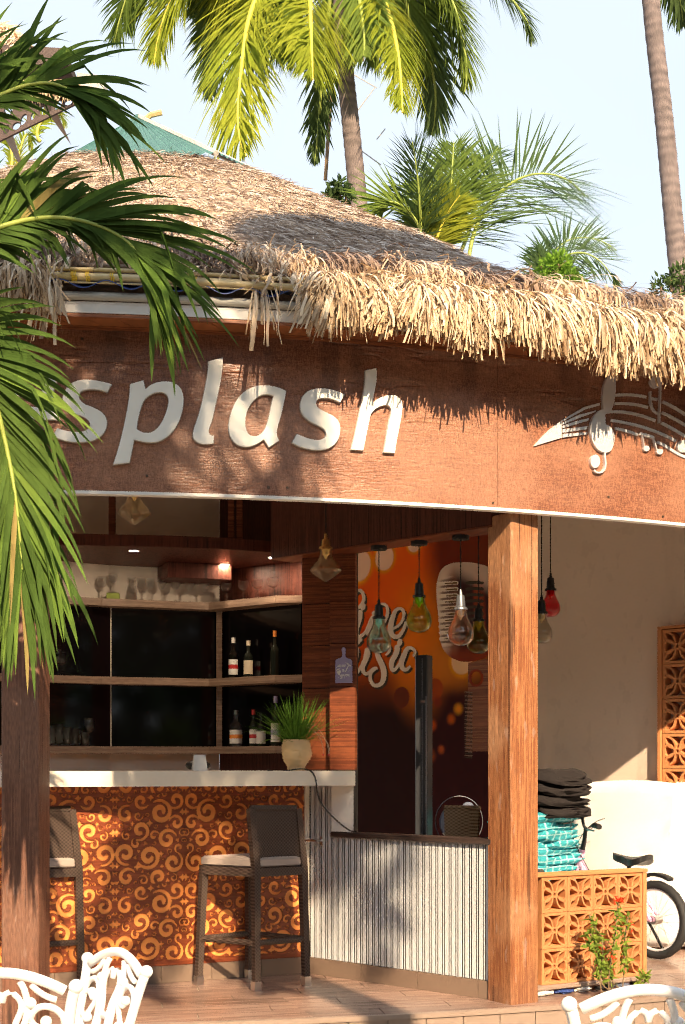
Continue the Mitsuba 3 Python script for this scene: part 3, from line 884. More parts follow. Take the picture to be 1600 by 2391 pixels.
# local x runs along the front face to the right and away, local y along the left face
part(kp, 'cap_block', box(-0.012, 0.190, -0.014, 0.02, 2.484, 2.512, 0.004, m), 'm_cap', label='small golden wood block at the pillar top')
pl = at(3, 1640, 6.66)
kl, m = pillar(pl[0], pl[1], math.radians(2), 0.173, 0.30, -0.298, 2.470, 'm_pillar_shaded', 'brown square wooden pillar with shade put into its colour at the left edge behind the palm leaves')
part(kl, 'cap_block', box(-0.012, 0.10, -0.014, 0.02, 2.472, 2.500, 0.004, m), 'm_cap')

# ------------------------------------------------------------------ bar counter
bar = thing('bar_counter', 'bar counter with cream top and dark brown scroll fretwork on an orange front', 'bar counter')
B0, B1 = np.array([-2.15, 7.43]), np.array([-0.199, 8.385])
bdir = (B1 - B0) / np.linalg.norm(B1 - B0)
bang = math.atan2(bdir[1], bdir[0])
BL = np.linalg.norm(B1 - B0)
mb = rot_frame((B0[0], B0[1], 0), bang)
S0 = np.array([-2.15, 7.285])
S1 = np.array([0.071, 8.05])
slab = Polygon([S0, S1, S1 + [-0.004, 0.40], [-0.3, 8.75], [-2.4, 7.9]])
part(bar, 'countertop', extrude(slab, 0.082, frame((0, 0, 1.094), (1, 0, 0))), 'm_slab', label='thick cream white countertop')
part(bar, 'backing_board', box(0, BL - 0.03, 0, 0.03, 0.097, 1.093, 0, mb), 'm_orange', label='bright orange board behind the fretwork')
part(bar, 'edge_trim', box(BL - 0.03, BL, -0.02, 0.03, 0.097, 1.093, 0.003, mb), 'm_slab')
for i in range(8):
    x0 = BL - (i + 1) * 0.30
    part(bar, 'skirting_tile', box(max(x0, 0) + 0.0015, x0 + 0.2985, -0.006, 0.03, 0.001, 0.0955, 0, mb), 'm_skirt')
part(bar, 'end_block', extrude(Polygon([(-0.063, 8.20), (0.062, 8.085), (0.058, 8.30), (-0.02, 8.38)]), 0.262, frame((0, 0, 0.8315), (1, 0, 0))), 'm_white', label='white block under the right end of the countertop')


def spiral(cx, cy, r, turns, a0, sgn, grow=0.62):
    """A scroll: circle of radius r that winds inwards to a round eye."""
    u = np.linspace(0, 1, 44)
    ang = a0 + sgn * u * turns * 2 * np.pi
    rad = r * (1 - grow * u ** 0.85)
    return np.stack([cx + rad * np.cos(ang), cy + rad * np.sin(ang)], 1)


def scroll_tile():
    """One half repeat of the scroll fretwork, 0.20 m wide and 0.50 m high (mirrored for the other half): dark bands left standing around orange scroll cuts."""
    w, h, cuts = 0.40, 0.50, []
    sp = [(0.062, 0.385, 0.040, 1.30, 1.2, 1), (0.262, 0.395, 0.056, 1.7, 2.2, -1), (0.145, 0.295, 0.045, 1.4, 4.3, 1), (0.300, 0.245, 0.046, 1.5, 0.3, 1), (0.355, 0.335, 0.036, 1.3, 2.8, -1),
          (0.060, 0.170, 0.050, 1.5, 5.0, -1), (0.195, 0.150, 0.056, 1.7, 3.6, 1), (0.335, 0.115, 0.048, 1.5, 1.0, -1), (0.068, 0.040, 0.042, 1.3, 0.6, 1), (0.250, 0.035, 0.043, 1.4, 5.4, -1),
          (0.150, 0.455, 0.036, 1.3, 5.8, -1), (0.352, 0.460, 0.040, 1.3, 4.0, 1), (0.120, 0.225, 0.024, 1.0, 2.0, 1), (0.370, 0.195, 0.024, 1.0, 4.6, -1), (0.225, 0.265, 0.024, 1.0, 0.4, 1)]
    for cx, cy, r, tn, a0, sg in sp:
        r = r * 1.24
        s = spiral(cx, cy, r, tn * 0.80, a0, sg, 0.74)
        u = np.linspace(0, 1, len(s))
        wd = (0.0120 * np.sin(np.clip(0.06 + u * 0.94, 0, 1) * np.pi * 0.8) ** 0.5 + 0.0005) * (r / 0.05) ** 0.7
        segs = [LineString(s[i:i + 2]).buffer(wd[i]) for i in range(len(s) - 1)]
        segs.append(Point(*s[-3]).buffer(0.0104 * (r / 0.05) ** 0.7))
        cuts.append(unary_union(segs))
    for cx, cy, sz in ((0.198, 0.335, 0.021), (0.010, 0.285, 0.024), (0.390, 0.395, 0.02), (0.265, 0.165, 0.018), (0.128, 0.095, 0.022), (0.390, 0.030, 0.022), (0.010, 0.465, 0.02), (0.205, 0.475, 0.02), (0.300, 0.315, 0.014), (0.012, 0.105, 0.02), (0.1, 0.335, 0.014), (0.27, 0.095, 0.014)):
        a = np.linspace(0, 2 * np.pi, 33)[:-1]
        rr_ = sz * (0.52 + 0.48 * np.abs(np.cos(2 * a)) ** 2.2)
        cuts.append(Polygon(np.stack([cx + rr_ * np.cos(a), cy + rr_ * np.sin(a)], 1)))
    have = unary_union(cuts)
    rg = np.random.default_rng(12)
    for _ in range(60):
        q = rg.uniform([0.004, 0.004], [w - 0.004, h - 0.004], (260, 2))
        dd = np.array([have.distance(Point(*c)) for c in q])
        j = int(np.argmax(dd))
        r = min(dd[j] - 0.0065, 0.034)
        if r < 0.0075:
            break
        if r > 0.015:
            s = spiral(q[j, 0], q[j, 1], r, 1.05, rg.uniform(0, 6.3), 1 if rg.random() < 0.5 else -1, 0.74)
            u = np.linspace(0, 1, len(s))
            wd = r * 0.21 * np.sin(np.clip(0.06 + u * 0.94, 0, 1) * np.pi * 0.8) ** 0.5 + 0.0004
            sh_ = unary_union([LineString(s[i:i + 2]).buffer(wd[i]) for i in range(len(s) - 1)] + [Point(*s[-3]).buffer(r * 0.2)])
        else:
            a = np.linspace(0, 2 * np.pi, 25)[:-1]
            rr_ = r * 1.15 * (0.5 + 0.5 * np.abs(np.cos(1.5 * a + rg.uniform(0, 3))) ** 1.6)
            sh_ = Polygon(np.stack([q[j, 0] + rr_ * np.cos(a), q[j, 1] + rr_ * np.sin(a)], 1))
        have = have.union(sh_.buffer(0))
    return have.intersection(sbox(-0.05, 0, w + 0.05, h)).simplify(0.0006)


tile = scroll_tile()
tile = tile.intersection(sbox(0.0, 0, 0.40, 0.5))
tile_m = affinity.scale(tile, -1, 1, origin=(0.20, 0.25))
xax = (np.linalg.norm(np.array([-1.245, 7.873]) - B0))           # the mirror axis under the bright patch
zb0, zb1 = 0.128, 1.093
for col in range(-4, 4):
    x0 = xax + col * 0.40
    a, b = max(x0, 0.0), min(x0 + 0.40, BL - 0.031)
    if b - a < 0.02:
        continue
    src = tile if col % 2 == 0 else tile_m
    cuts = unary_union([affinity.translate(src, x0, zb0 - 0.075 + j * 0.5) for j in range(3)])
    sheet = sbox(a + 0.0004, zb0, b - 0.0004, zb1).difference(cuts)
    part(bar, 'fretwork_panel', extrude(sheet, 0.010, mb @ np.array([[1, 0, 0, 0], [0, 0, -1, -0.0004], [0, 1, 0, 0], [0, 0, 0, 1.0]])), 'm_scroll')
part(bar, 'base_rail', box(0, BL - 0.031, -0.013, -0.0005, 0.097, 0.1275, 0.002, mb), 'm_scroll')

# ------------------------------------------------------------------ striped half wall
sw = thing('striped_partition', 'half wall of pale vertical slats with thin black grooves and a dark ledge', 'partition')
W0, W1 = np.array([-0.185, 8.368]), np.array([0.775, 7.418])
wd = (W1 - W0) / np.linalg.norm(W1 - W0)
WL = np.linalg.norm(W1 - W0)
mw = rot_frame((W0[0], W0[1], 0), math.atan2(wd[1], wd[0]))
xd = 0.1875                                        # end of the door leaf along the wall
part(sw, 'backing', box(xd + 0.0005, WL, 0.0015, 0.06, 0.094, 0.797, 0, mw), 'm_slat_dark')
part(sw, 'lacquer_sheet', box(xd + 0.0005, WL, -0.0012, 0.0008, 0.0945, 0.7965, 0, mw), 'm_lacquer')
part(sw, 'ledge', box(xd, WL + 0.01, -0.03, 0.09, 0.7975, 0.828, 0.005, mw), 'm_ledge', label='dark wooden ledge on top of the half wall')
pitch = 0.0465
i = 0
x = xd + 0.002
while x < WL - 0.01:
    part(sw, 'slat', box(x, min(x + 0.0255, WL), -0.004, -0.0014, 0.096, 0.797, 0.0015, mw), 'm_slat')
    if x + 0.041 < WL:
        part(sw, 'narrow_slat', box(x + 0.033, x + 0.039, -0.0035, -0.0014, 0.096, 0.797, 0, mw), 'm_slat')
    x += pitch
for i in range(4):
    x0 = i * 0.42
    part(sw, 'skirting_tile', box(x0 + 0.0015, min(x0 + 0.4185, WL), -0.012, 0.03, 0.001, 0.0935, 0, mw), 'm_skirt')
door = thing('striped_door', 'narrow striped door leaf with a lever handle at the end of the bar', 'door')
part(door, 'leaf', box(0.001, xd - 0.002, 0.0015, 0.045, 0.0945, 1.092, 0, mw), 'm_slat_dark')
part(door, 'lacquer_sheet', box(0.001, xd - 0.002, -0.0012, 0.0008, 0.0945, 1.0915, 0, mw), 'm_lacquer')
x = 0.004
while x < xd - 0.02:
    part(door, 'slat', box(x, x + 0.0255, -0.004, -0.0014, 0.096, 1.092, 0.0015, mw), 'm_slat')
    part(door, 'narrow_slat', box(x + 0.033, x + 0.039, -0.0035, -0.0014, 0.096, 1.092, 0, mw), 'm_slat')
    x += pitch
hz = 0.775
part(door, 'handle', cat([box(0.085, 0.115, -0.012, -0.0045, hz - 0.03, hz + 0.025, 0.003, mw), tube((np.array([[0.1, -0.01, hz, 1], [0.1, -0.05, hz, 1]]) @ mw.T)[:, :3], 0.008, 8), tube((np.array([[0.105, -0.05, hz, 1], [0.06, -0.052, hz + 0.002, 1], [0.0, -0.045, hz - 0.004, 1]]) @ mw.T)[:, :3], [0.009, 0.008, 0.006], 8)]), 'm_chrome')
# beam over the half wall
beam = thing('wooden_beam', 'dark brown wooden beam over the half wall from which pear lamps hang', 'beam')
part(beam, 'face_board', box(-0.30, WL + 0.02, -0.04, 0.14, 2.436, 3.26, 0.003, mw), 'm_dark_wood')
part(beam, 'bottom_board', box(-0.30, WL + 0.02, -0.043, 0.145, 2.428, 2.4355, 0, mw), 'm_plank')

# ------------------------------------------------------------------ back bar
def vwall(p0, p1, z0, z1, t=0.08, inset=0.0):
    """A wall between two plan points, its thickness away from the camera."""
    d = np.subtract(p1, p0)
    L = np.linalg.norm(d)
    return box(0, L, inset, inset + t, z0, z1, 0, rot_frame((p0[0], p0[1], 0), math.atan2(d[1], d[0])))


WC, WA, WAA, WB = np.array([-0.817, 9.557]), np.array([-1.494, 9.314]), np.array([-2.9, 8.35]), np.array([-0.256, 9.09])
struct('back_wall', vwall(WA, WC, 0, 3.26), 'm_wall', 'cream wall behind the bar shelves')
struct('back_wall', vwall(WAA, WA, 0, 3.26), 'm_wall', 'greyish cream wall left of the bar shelves')
rw = thing('wood_panelling', 'dark red brown wood panelled wall and column at the right end of the bar shelves', 'wall panelling')
part(rw, 'wall_board', vwall(WC + [0.001, 0], WB, 0, 3.26), 'm_dark_wood')
COL0, COL1, COL2 = np.array([-0.238, 8.50]), np.array([-0.075, 8.44]), np.array([0.073, 8.27])
part(rw, 'side_board', vwall(WB, COL0, 0, 3.26, 0.03, 0.001), 'm_dark_wood')
zs = [1.18, 1.405, 1.66, 1.91, 2.155, 2.428]
for z0, z1 in zip(zs[:-1], zs[1:]):
    part(rw, 'plank', vwall(COL0, COL1, z0 + 0.002, z1 - 0.002, 0.04), 'm_plank')
    part(rw, 'plank', vwall(COL1 + [0.001, -0.11], COL2 + [0, 0.03], z0 + 0.002, z1 - 0.002, 0.06), 'm_plank')
part(rw, 'core', extrude(Polygon([COL0 + [0.004, 0.03], COL1 + [0.004, 0.0], COL2 + [-0.006, 0.05], COL2 + [0.02, 0.35], WB + [0.05, 0]]), 3.25, frame((0, 0, 0.005), (1, 0, 0))), 'm_black')
part(rw, 'upper_board', vwall(COL0 + [0, 0.01], COL1 + [0.1, 0.01], 2.43, 3.26, 0.04), 'm_dark_wood')

cnp = thing('bar_canopy', 'dropped dark wooden canopy with round downlights over the bar shelves', 'canopy')
cpoly = Polygon([(-2.7, 8.15), (-2.0, 8.36), (-1.517, 8.47), (-1.1, 8.52), (-0.739, 8.60), (-0.4, 8.76), (-0.09, 8.96), WB + [-0.002, -0.002], WC + [-0.001, -0.004], WA + [0, -0.004], (-2.75, 8.44)])
part(cnp, 'canopy_board', extrude(cpoly, 0.068, frame((0, 0, 2.50), (1, 0, 0))), 'm_dark_wood')
part(cnp, 'soffit_box', box(0.0, 0.42, -0.30, -0.004, 2.40, 2.499, 0.003, rot_frame((*(WA + 0.42 * (WC - WA)), 0), math.atan2(*(WC - WA)[::-1]))), 'm_dark_wood')
for x, y in ((313, 1285), (525, 1317), (638, 1301)):
    p = at(x, y, F * 1.3 / (HY - y))
    dk = part(cnp, 'downlight', tube([p + [0, 0, -0.004], p + [0, 0, 0.002]], 0.036, 20), 'm_light_disc')
    aa = np.linspace(0, 2 * np.pi, 17)[:-1]
    dv = np.vstack([p + [0, 0, -0.0048], np.stack([p[0] + 0.026 * np.cos(aa), p[1] + 0.026 * np.sin(aa), np.full(16, p[2] - 0.0048)], 1)])
    i16 = np.arange(16)
    scene[dk + '__lamp_face'] = mikit.ply(M(dv, np.stack([i16 * 0, (i16 + 1) % 16 + 1, i16 + 1], 1)), 'm_light_disc', emitter={'type': 'area', 'radiance': rgb((125.0, 98.0, 68.0))})
p = at(262, 1200, 9.0)
part(cnp, 'hanger', box(p[0] - 0.02, p[0] + 0.02, 8.98, 9.02, 2.569, 3.26, 0.002), 'm_plank')
for x in (540, 560):
    p = at(x, 1200, 8.85)
    part(cnp, 'hanger', box(p[0] - 0.018, p[0] + 0.018, 8.83, 8.87, 2.569, 3.26, 0.002), 'm_plank')

sh = thing('bar_shelves', 'three tier wooden bar shelves with black glass backs set around a corner', 'shelf')
ce, le, ll = np.array([-0.871, 9.40]), np.array([-1.53, 9.16]), np.array([-2.35, 8.72])
re_, rr2 = np.array([-0.415, 9.02]), np.array([-0.249, 8.985])
inn_l, inn_r = WA + [0.002, -0.012], WB + [-0.008, -0.008]
for z in (2.269, 1.772, 1.329):
    poly = Polygon([ll, le, ce, re_, rr2, inn_r, WC + [-0.002, -0.012], inn_l, (-2.5, 8.63)])
    k = part(sh, 'shelf_board', extrude(poly, 0.045, frame((0, 0, z - 0.045), (1, 0, 0))), 'm_shelf')
    for a, b in ((ll, le), (le, ce), (ce, re_), (re_, rr2)):
        d = b - a
        L = np.linalg.norm(d)
        part(k, 'edge_strip', box(0.001, L - 0.001, -0.004, -0.0005, z - 0.0455, z + 0.0006, 0, rot_frame((a[0], a[1], 0), math.atan2(d[1], d[0]))), 'm_shelf')
for z0, z1 in ((1.33, 1.727), (1.773, 2.224)):
    part(sh, 'glass_back', vwall(WA + [0.005, -0.012], WC + [-0.005, -0.012], z0, z1, 0.008), 'm_black_glass')
    part(sh, 'glass_back', vwall(WC + [0.005, -0.012], WB + [-0.005, -0.012], z0, z1, 0.008), 'm_black_glass')
    part(sh, 'glass_back', vwall(WAA + [0.01, -0.012], WA + [-0.005, -0.012], z0, z1, 0.008), 'm_black_glass')
    part(sh, 'corner_post', box(-0.018, 0.018, -0.02, 0.02, z0, z1, 0.002, rot_frame((WC[0] + 0.004, WC[1] - 0.055, 0), 0.2)), 'm_shelf')

# ------------------------------------------------------------------ glasses and bottles
def tall_glass(h, r, o):
    out = [(0.0, 0), (0.030, 0.0), (0.030, 0.003), (0.007, 0.009), (0.004, 0.016), (0.004, h * 0.44), (0.010, h * 0.49), (r * 0.85, h * 0.62), (r, h * 0.76), (r * 0.92, h * 0.92), (r * 0.84, h)]
    inn = [(r * 0.84 - 0.0015, h), (r * 0.92 - 0.0016, h * 0.92), (r - 0.0016, h * 0.76), (r * 0.85 - 0.0018, h * 0.625), (0.008, h * 0.515), (0.0, h * 0.505)]
    g = lathe(out + inn, o, 24)
    if g.volume < 0:
        g.invert()
    return g


def tumbler(h, r, o):
    g = lathe([(0.0, 0.0), (r * 0.86, 0.0), (r * 0.9, 0.01), (r, h), (r - 0.002, h), (r * 0.9 - 0.002, 0.012), (0.0, 0.010)], o, 24)
    if g.volume < 0:
        g.invert()
    return g


def on_shelf(x, z, back=0.05):
    """A point on the shelf's top, a little behind its front edge, in line with photograph column x."""
    u = (x - CX) / F
    best = None
    for a, b in ((ll, le), (le, ce), (ce, re_), (re_, rr2)):
        d = b - a
        den = d[0] - u * d[1]
        s = (u * a[1] - a[0]) / den
        if -0.02 <= s <= 1.02:
            best = a + s * d
    q = best if best is not None else np.array([u * 9, 9])
    q = q * (1 + back / np.linalg.norm(q))
    return np.array([q[0], q[1], z + 0.0008])


ord_ = ('first', 'second', 'third', 'fourth', 'fifth', 'sixth')
for i, zx in enumerate((553, 604, 670, 748, 828, 912)):
    o = on_shelf(100 + zx / 2.412, 2.269)
    solo('wine_glass', f'{ord_[i]} stemmed wine glass right of the carafe against the cream wall', 'glass', tall_glass(0.15, 0.027, o), 'm_glass', 40, 'wine glasses on the top shelf')
for i, zx in enumerate((1035, 1130, 1208, 1298)):
    o = on_shelf(100 + zx / 2.412, 2.269, 0.06)
    solo('wine_glass', f'{ord_[i]} round balloon glass from the left against dark wood', 'glass', tall_glass(0.125, 0.036, o), 'm_glass', 40, 'wine glasses on the top shelf')
o = on_shelf(307, 2.269)
solo('carafe', 'clear glass carafe with flared neck left of the wine glasses on the top shelf', 'carafe', shell([(0, 0), (0.034, 0.002), (0.036, 0.05), (0.030, 0.085), (0.016, 0.11), (0.017, 0.13), (0.029, 0.15)], o, 24, 0.002), 'm_glass', 40)
o = on_shelf(264, 2.269)
kk = solo('green_coaster_box', 'small olive green box under a wine glass at the left of the top shelf', 'box', box(o[0] - 0.04, o[0] + 0.04, o[1] - 0.02, o[1] + 0.03, 2.2695, 2.312, 0.003), 'm_rachis')
solo('wine_glass', 'wine glass standing on the olive green box on the top shelf', 'glass', tall_glass(0.125, 0.030, o + [0, 0, 0.0435]), 'm_glass', True, 'wine glasses on the top shelf')
o = on_shelf(238, 2.269)
solo('wine_glass', 'dim wine glass left of the olive green box, nearest the palm leaves', 'glass', tall_glass(0.145, 0.03, o), 'm_glass', True, 'wine glasses on the top shelf')


def bottle(x, z, h, r, body, cap_m, lab, label, neck=0.35, back=0.06, lab2=None):
    o = on_shelf(x, z, back)
    k = thing('bottle', label, 'bottle', 'bottles on the bar shelves')
    hb = h * (1 - neck)
    part(k, 'body', (shell if body.startswith('m_glass') else lathe)([(0, 0), (r * 0.92, 0), (r, 0.008), (r, hb * 0.82), (r * 0.85, hb * 0.93), (r * 0.42, hb * 1.06), (r * 0.36, h * 0.86), (r * 0.36, h * 0.875)], o, 20), body, 40)
    part(k, 'cap', lathe([(0, h * 0.86), (r * 0.44, h * 0.86), (r * 0.45, h * 0.995), (0, h)][::1], o, 14), cap_m, 40)
    if lab:
        part(k, 'paper_label', lathe([(r * 1.015, hb * 0.12), (r * 1.015, hb * 0.70)], o, 20), lab, True)
    if lab2:
        part(k, 'badge', lathe([(r * 1.03, hb * 0.34), (r * 1.03, hb * 0.5)], o, 20), lab2, True)
    return k


bottle(545, 1.772, 0.262, 0.030, 'm_glass_smoke', 'm_paper', 'm_paper', 'spirit bottle with white cap and white label, left of the three on the middle shelf', lab2='m_red')
bottle(580, 1.772, 0.235, 0.029, 'm_bottle_dark', 'm_label_cream', 'm_label_cream', 'dark spirit bottle with cream square label and gold cap, middle of the middle shelf')
bottle(642, 1.772, 0.285, 0.028, 'm_bottle_dark', 'm_bottle_orange', None, 'tall dark bottle with orange cap at the right of the middle shelf')
bottle(551, 1.329, 0.235, 0.040, 'm_glass', 'm_chrome', 'm_paper', 'frosted clear bottle with a small orange mark on the lowest shelf', lab2='m_bottle_orange')
bottle(592, 1.329, 0.235, 0.026, 'm_bottle_dark', 'm_red', 'm_paper', 'dark slim bottle with red cap and pale label behind the grass plant', lab2='m_red')
bottle(610, 1.329, 0.215, 0.030, 'm_bottle_dark', 'm_black', 'm_paper', 'dark bottle with square white label behind the grass plant', back=0.09)
bottle(644, 1.329, 0.315, 0.030, 'm_bottle_dark', 'm_purple', 'm_paper', 'tallest dark bottle behind the grass plant on the lowest shelf', lab2='m_purple')
for i, (zx, h, r) in enumerate(((48, 0.13, .026), (72, 0.10, .028), (92, 0.14, .026), (112, 0.10, .028), (140, 0.12, .028), (160, 0.09, .028), (185, 0.11, .024), (210, 0.10, .028), (236, 0.09, .026))):
    o = on_shelf(100 + zx / 2.412, 1.329, 0.04 + 0.06 * (i % 2))
    solo('tumbler', ('first', 'second', 'third', 'fourth', 'fifth', 'sixth', 'seventh', 'eighth', 'ninth')[i] + ' clear tumbler from the left in the cluster on the lowest shelf', 'glass', tumbler(h, r, o), 'm_glass', True, 'tumblers clustered on the lowest shelf')
o = on_shelf(100 + 262 / 2.412, 1.329, 0.03)
solo('wine_glass', 'tall wine glass right of the tumblers on the lowest shelf', 'glass', tall_glass(0.175, 0.034, o), 'm_glass', True)
for i, zx in enumerate((88, 112)):
    o = on_shelf(100 + zx / 2.412, 1.772, 0.05)
    solo('champagne_flute', f'{("left", "right")[i]} slim flute glass on the left end of the middle shelf beside the palm leaves', 'glass', tall_glass(0.165 - 0.02 * i, 0.024, o), 'm_glass', True)

# ------------------------------------------------------------------ things on the counter
ZC = 1.1765
p = at(466, 1800, 7.86)
tent = thing('table_card', 'small white folded tent card standing on the bar counter', 'table card')
mt = rot_frame((p[0], p[1], ZC), 0.25)
for s in (-1, 1):
    v = np.array([[-0.04, s * 0.035, 0.001], [0.04, s * 0.035, 0.001], [0.032, s * 0.002, 0.088], [-0.032, s * 0.002, 0.088]])
    v2_ = v + [0, s * 0.0015, 0]
    g = trimesh.convex.convex_hull(np.vstack([v, v2_]))
    g.apply_transform(mt)
    part(tent, 'panel', g, 'm_paper')
g = box(-0.03, 0.03, -0.0008, 0, 0.0, 0.055)
pc = at(448, 1791, 8.02)
clip_ = trimesh.creation.icosphere(2, 1.0)
clip_.apply_scale([0.070, 0.045, 0.030])
solo('black_pouch', 'small black rounded object lying behind the white card on the counter', 'pouch', clip_.apply_translation([pc[0] + 0.035, pc[1], ZC + 0.030]), 'm_black', True)

# face planter with grass
pp = at(692, 1795, 8.12)
pot = thing('face_planter', 'tan ceramic planter shaped like a serene face on the bar counter', 'planter')
nu, nv = 72, 50
U, V = np.meshgrid(np.linspace(0, 2 * np.pi, nu, endpoint=False), np.linspace(0, 1, nv), indexing='ij')
H = 0.175
prof = np.interp(V, [0, 0.05, 0.11, 0.14, 0.22, 0.36, 0.6, 0.82, 0.95, 1.0], [0.050, 0.052, 0.050, 0.052, 0.060, 0.072, 0.080, 0.079, 0.072, 0.072])
ang = np.angle(np.exp(1j * (U - (-math.pi / 2 + 0.32))))            # zero straight out of the face


def gs(a, b, sa, sb):
    return np.exp(-((ang - a) / sa) ** 2 - ((V - b) / sb) ** 2)


prof = prof + 0.017 * gs(0, 0.47, 0.10, 0.035) + 0.011 * gs(0, 0.57, 0.07, 0.08) + 0.007 * gs(0, 0.335, 0.20, 0.018) + 0.006 * gs(0, 0.285, 0.17, 0.018) + 0.007 * gs(0, 0.19, 0.25, 0.04)
prof = prof - 0.008 * gs(0.36, 0.60, 0.20, 0.040) - 0.008 * gs(-0.36, 0.60, 0.20, 0.040) + 0.006 * gs(0.37, 0.59, 0.13, 0.020) + 0.006 * gs(-0.37, 0.59, 0.13, 0.020)
prof = prof + 0.005 * gs(0.36, 0.68, 0.22, 0.016) + 0.005 * gs(-0.36, 0.68, 0.22, 0.016) + 0.010 * (gs(1.25, 0.5, 0.12, 0.16) + gs(-1.25, 0.5, 0.12, 0.16)) - 0.004 * gs(0, 0.31, 0.24, 0.008)
prof = prof + 0.004 * (np.abs(ang) > 0.95) * (0.5 + 0.5 * np.sin(V * 60 + ang * 9)) * (V > 0.25)
PX = np.stack([prof * np.cos(U), prof * np.sin(U) * 0.95, V * H], -1) + [pp[0], pp[1], ZC + 0.001]
I, J = np.meshgrid(np.arange(nu), np.arange(nv - 1), indexing='ij')
A, Bq = (I * nv + J).ravel(), (((I + 1) % nu) * nv + J).ravel()
part(pot, 'pot', M(PX.reshape(-1, 3), np.vstack([np.stack([A, Bq, Bq + 1], 1), np.stack([A, Bq + 1, A + 1], 1)])), 'm_pot', True)
part(pot, 'soil', tube([np.array([pp[0], pp[1], ZC + H * 0.88]), np.array([pp[0], pp[1], ZC + H * 0.90])], 0.070, 24), 'm_soil')
gp = thing('potted_grass', 'bushy potted grass plant with long thin green blades in the face planter', 'plant')
r_ = np.random.default_rng(5)
n = 300
a_ = r_.uniform(0, 2 * np.pi, n)
rb = r_.uniform(0, 0.05, n)
base_ = np.stack([pp[0] + rb * np.cos(a_), pp[1] + rb * np.sin(a_), np.full(n, ZC + H * 0.9)], 1)
el = np.clip(r_.normal(0.95, 0.38, n), 0.1, 1.5)
d0 = np.stack([np.cos(a_) * np.cos(el), np.sin(a_) * np.cos(el), np.sin(el)], 1)
L = r_.uniform(0.16, 0.31, n)
P = leaf_paths(base_, d0, L, r_.uniform(0.3, 1.9, n) * (1.25 - el / 1.6), 8)
S = unit(np.cross(d0, [0, 0, 1.0]) + r_.normal(0, 0.2, (n, 3)))
v, f = ribbons(P, leaf_width(8, r_.uniform(0.0016, 0.0034, n), 0.7, 0.6), np.repeat(S[:, None], 8, 1), 0.4)
part(gp, 'blades', M(v, f), 'm_grass', kind='stuff')
for a0, hh in ((-0.2, 0.26), (-0.6, 0.24), (0.15, 0.22)):
    q = np.array([[pp[0], pp[1], ZC + 0.16], [pp[0] + 0.09 * math.cos(a0), pp[1] + 0.09 * math.sin(a0), ZC + hh], [pp[0] + 0.17 * math.cos(a0), pp[1] + 0.17 * math.sin(a0), ZC + 0.17], [pp[0] + 0.185 * math.cos(a0), pp[1] + 0.185 * math.sin(a0), ZC + 0.09]])
    fs = part(gp, 'flower_stalk', tube(spline(q, 12), 0.0014, 5), 'm_straw')
    part(fs, 'flower', trimesh.creation.icosphere(1, 0.006).apply_translation(q[-1]), 'm_red', True)
# black cable from the counter down to the ledge
c0 = [np.array([-0.42, 8.06, ZC + 0.004]), np.array([-0.28, 8.02, ZC + 0.006]), np.array([-0.20, 7.985, ZC + 0.008]), np.array([-0.165, 7.955, ZC - 0.01]), at(744, 1860, 7.94), at(775, 1905, 7.96), at(810, 1935, 8.0), at(832, 1941, 8.08)]
solo('black_cable', 'thin black cable hanging from the counter edge down to the dark ledge', 'cable', tube(spline(c0, 40), 0.004, 6), 'm_black', True)

# cutting board sign on the column
bs = thing('cutting_board_sign', 'small lilac cutting board shaped sign with white lettering on the wooden column', 'sign')
q = COL1 + [0.001, -0.11]
mdir = (COL2 + [0, 0.03]) - q
ms = frame((q[0], q[1], 0), (mdir[0], mdir[1], 0))
ms_face = ms @ np.array([[1, 0, 0, 0], [0, 0, -1, -0.001], [0, 1, 0, 0], [0, 0, 0, 1.0]])
# local x along the face, local y up
bc = 0.083


def bpx(pts):
    s = 0.00250 / 15.68 / 1.0
    return [(bc + (p[0] - 935) * s, 1.888 - (p[1] - 520) * s, *p[2:]) for p in pts]


board = Polygon(outline(bpx([(935, 520), (1000, 560), (1012, 640), (1000, 760), (1005, 860), (1060, 905), (1180, 950), (1235, 1000), (1250, 1080), (1252, 1300), (1254, 1560), (1255, 1812, 1), (630, 1812, 1), (631, 1560), (632, 1300), (633, 1050), (660, 970), (760, 925), (850, 890), (880, 840), (880, 720), (865, 620), (885, 550)]))).buffer(0)
part(bs, 'board', extrude(board, 0.007, ms_face), 'm_purple')
ms_ink = ms_face @ np.array([[1, 0, 0, 0], [0, 1, 0, 0], [0, 0, 1, 0.0072], [0, 0, 0, 1.0]])


def words(txt, h, x, y, m, bold=True):
    g = meshkit.text_mesh(txt, h, 0.0008, bold)
    if len(txt) > 1:
        g.apply_scale([0.050 / (g.bounds[1][0] - g.bounds[0][0]), 1, 1])
    g.apply_translation([x - g.bounds[:, 0].mean(), y, 0])
    g.apply_transform(m)
    return g


sI = 0.0025 / 15.68


def inkxy(x, y):
    return bpx([(x, y)])[0]


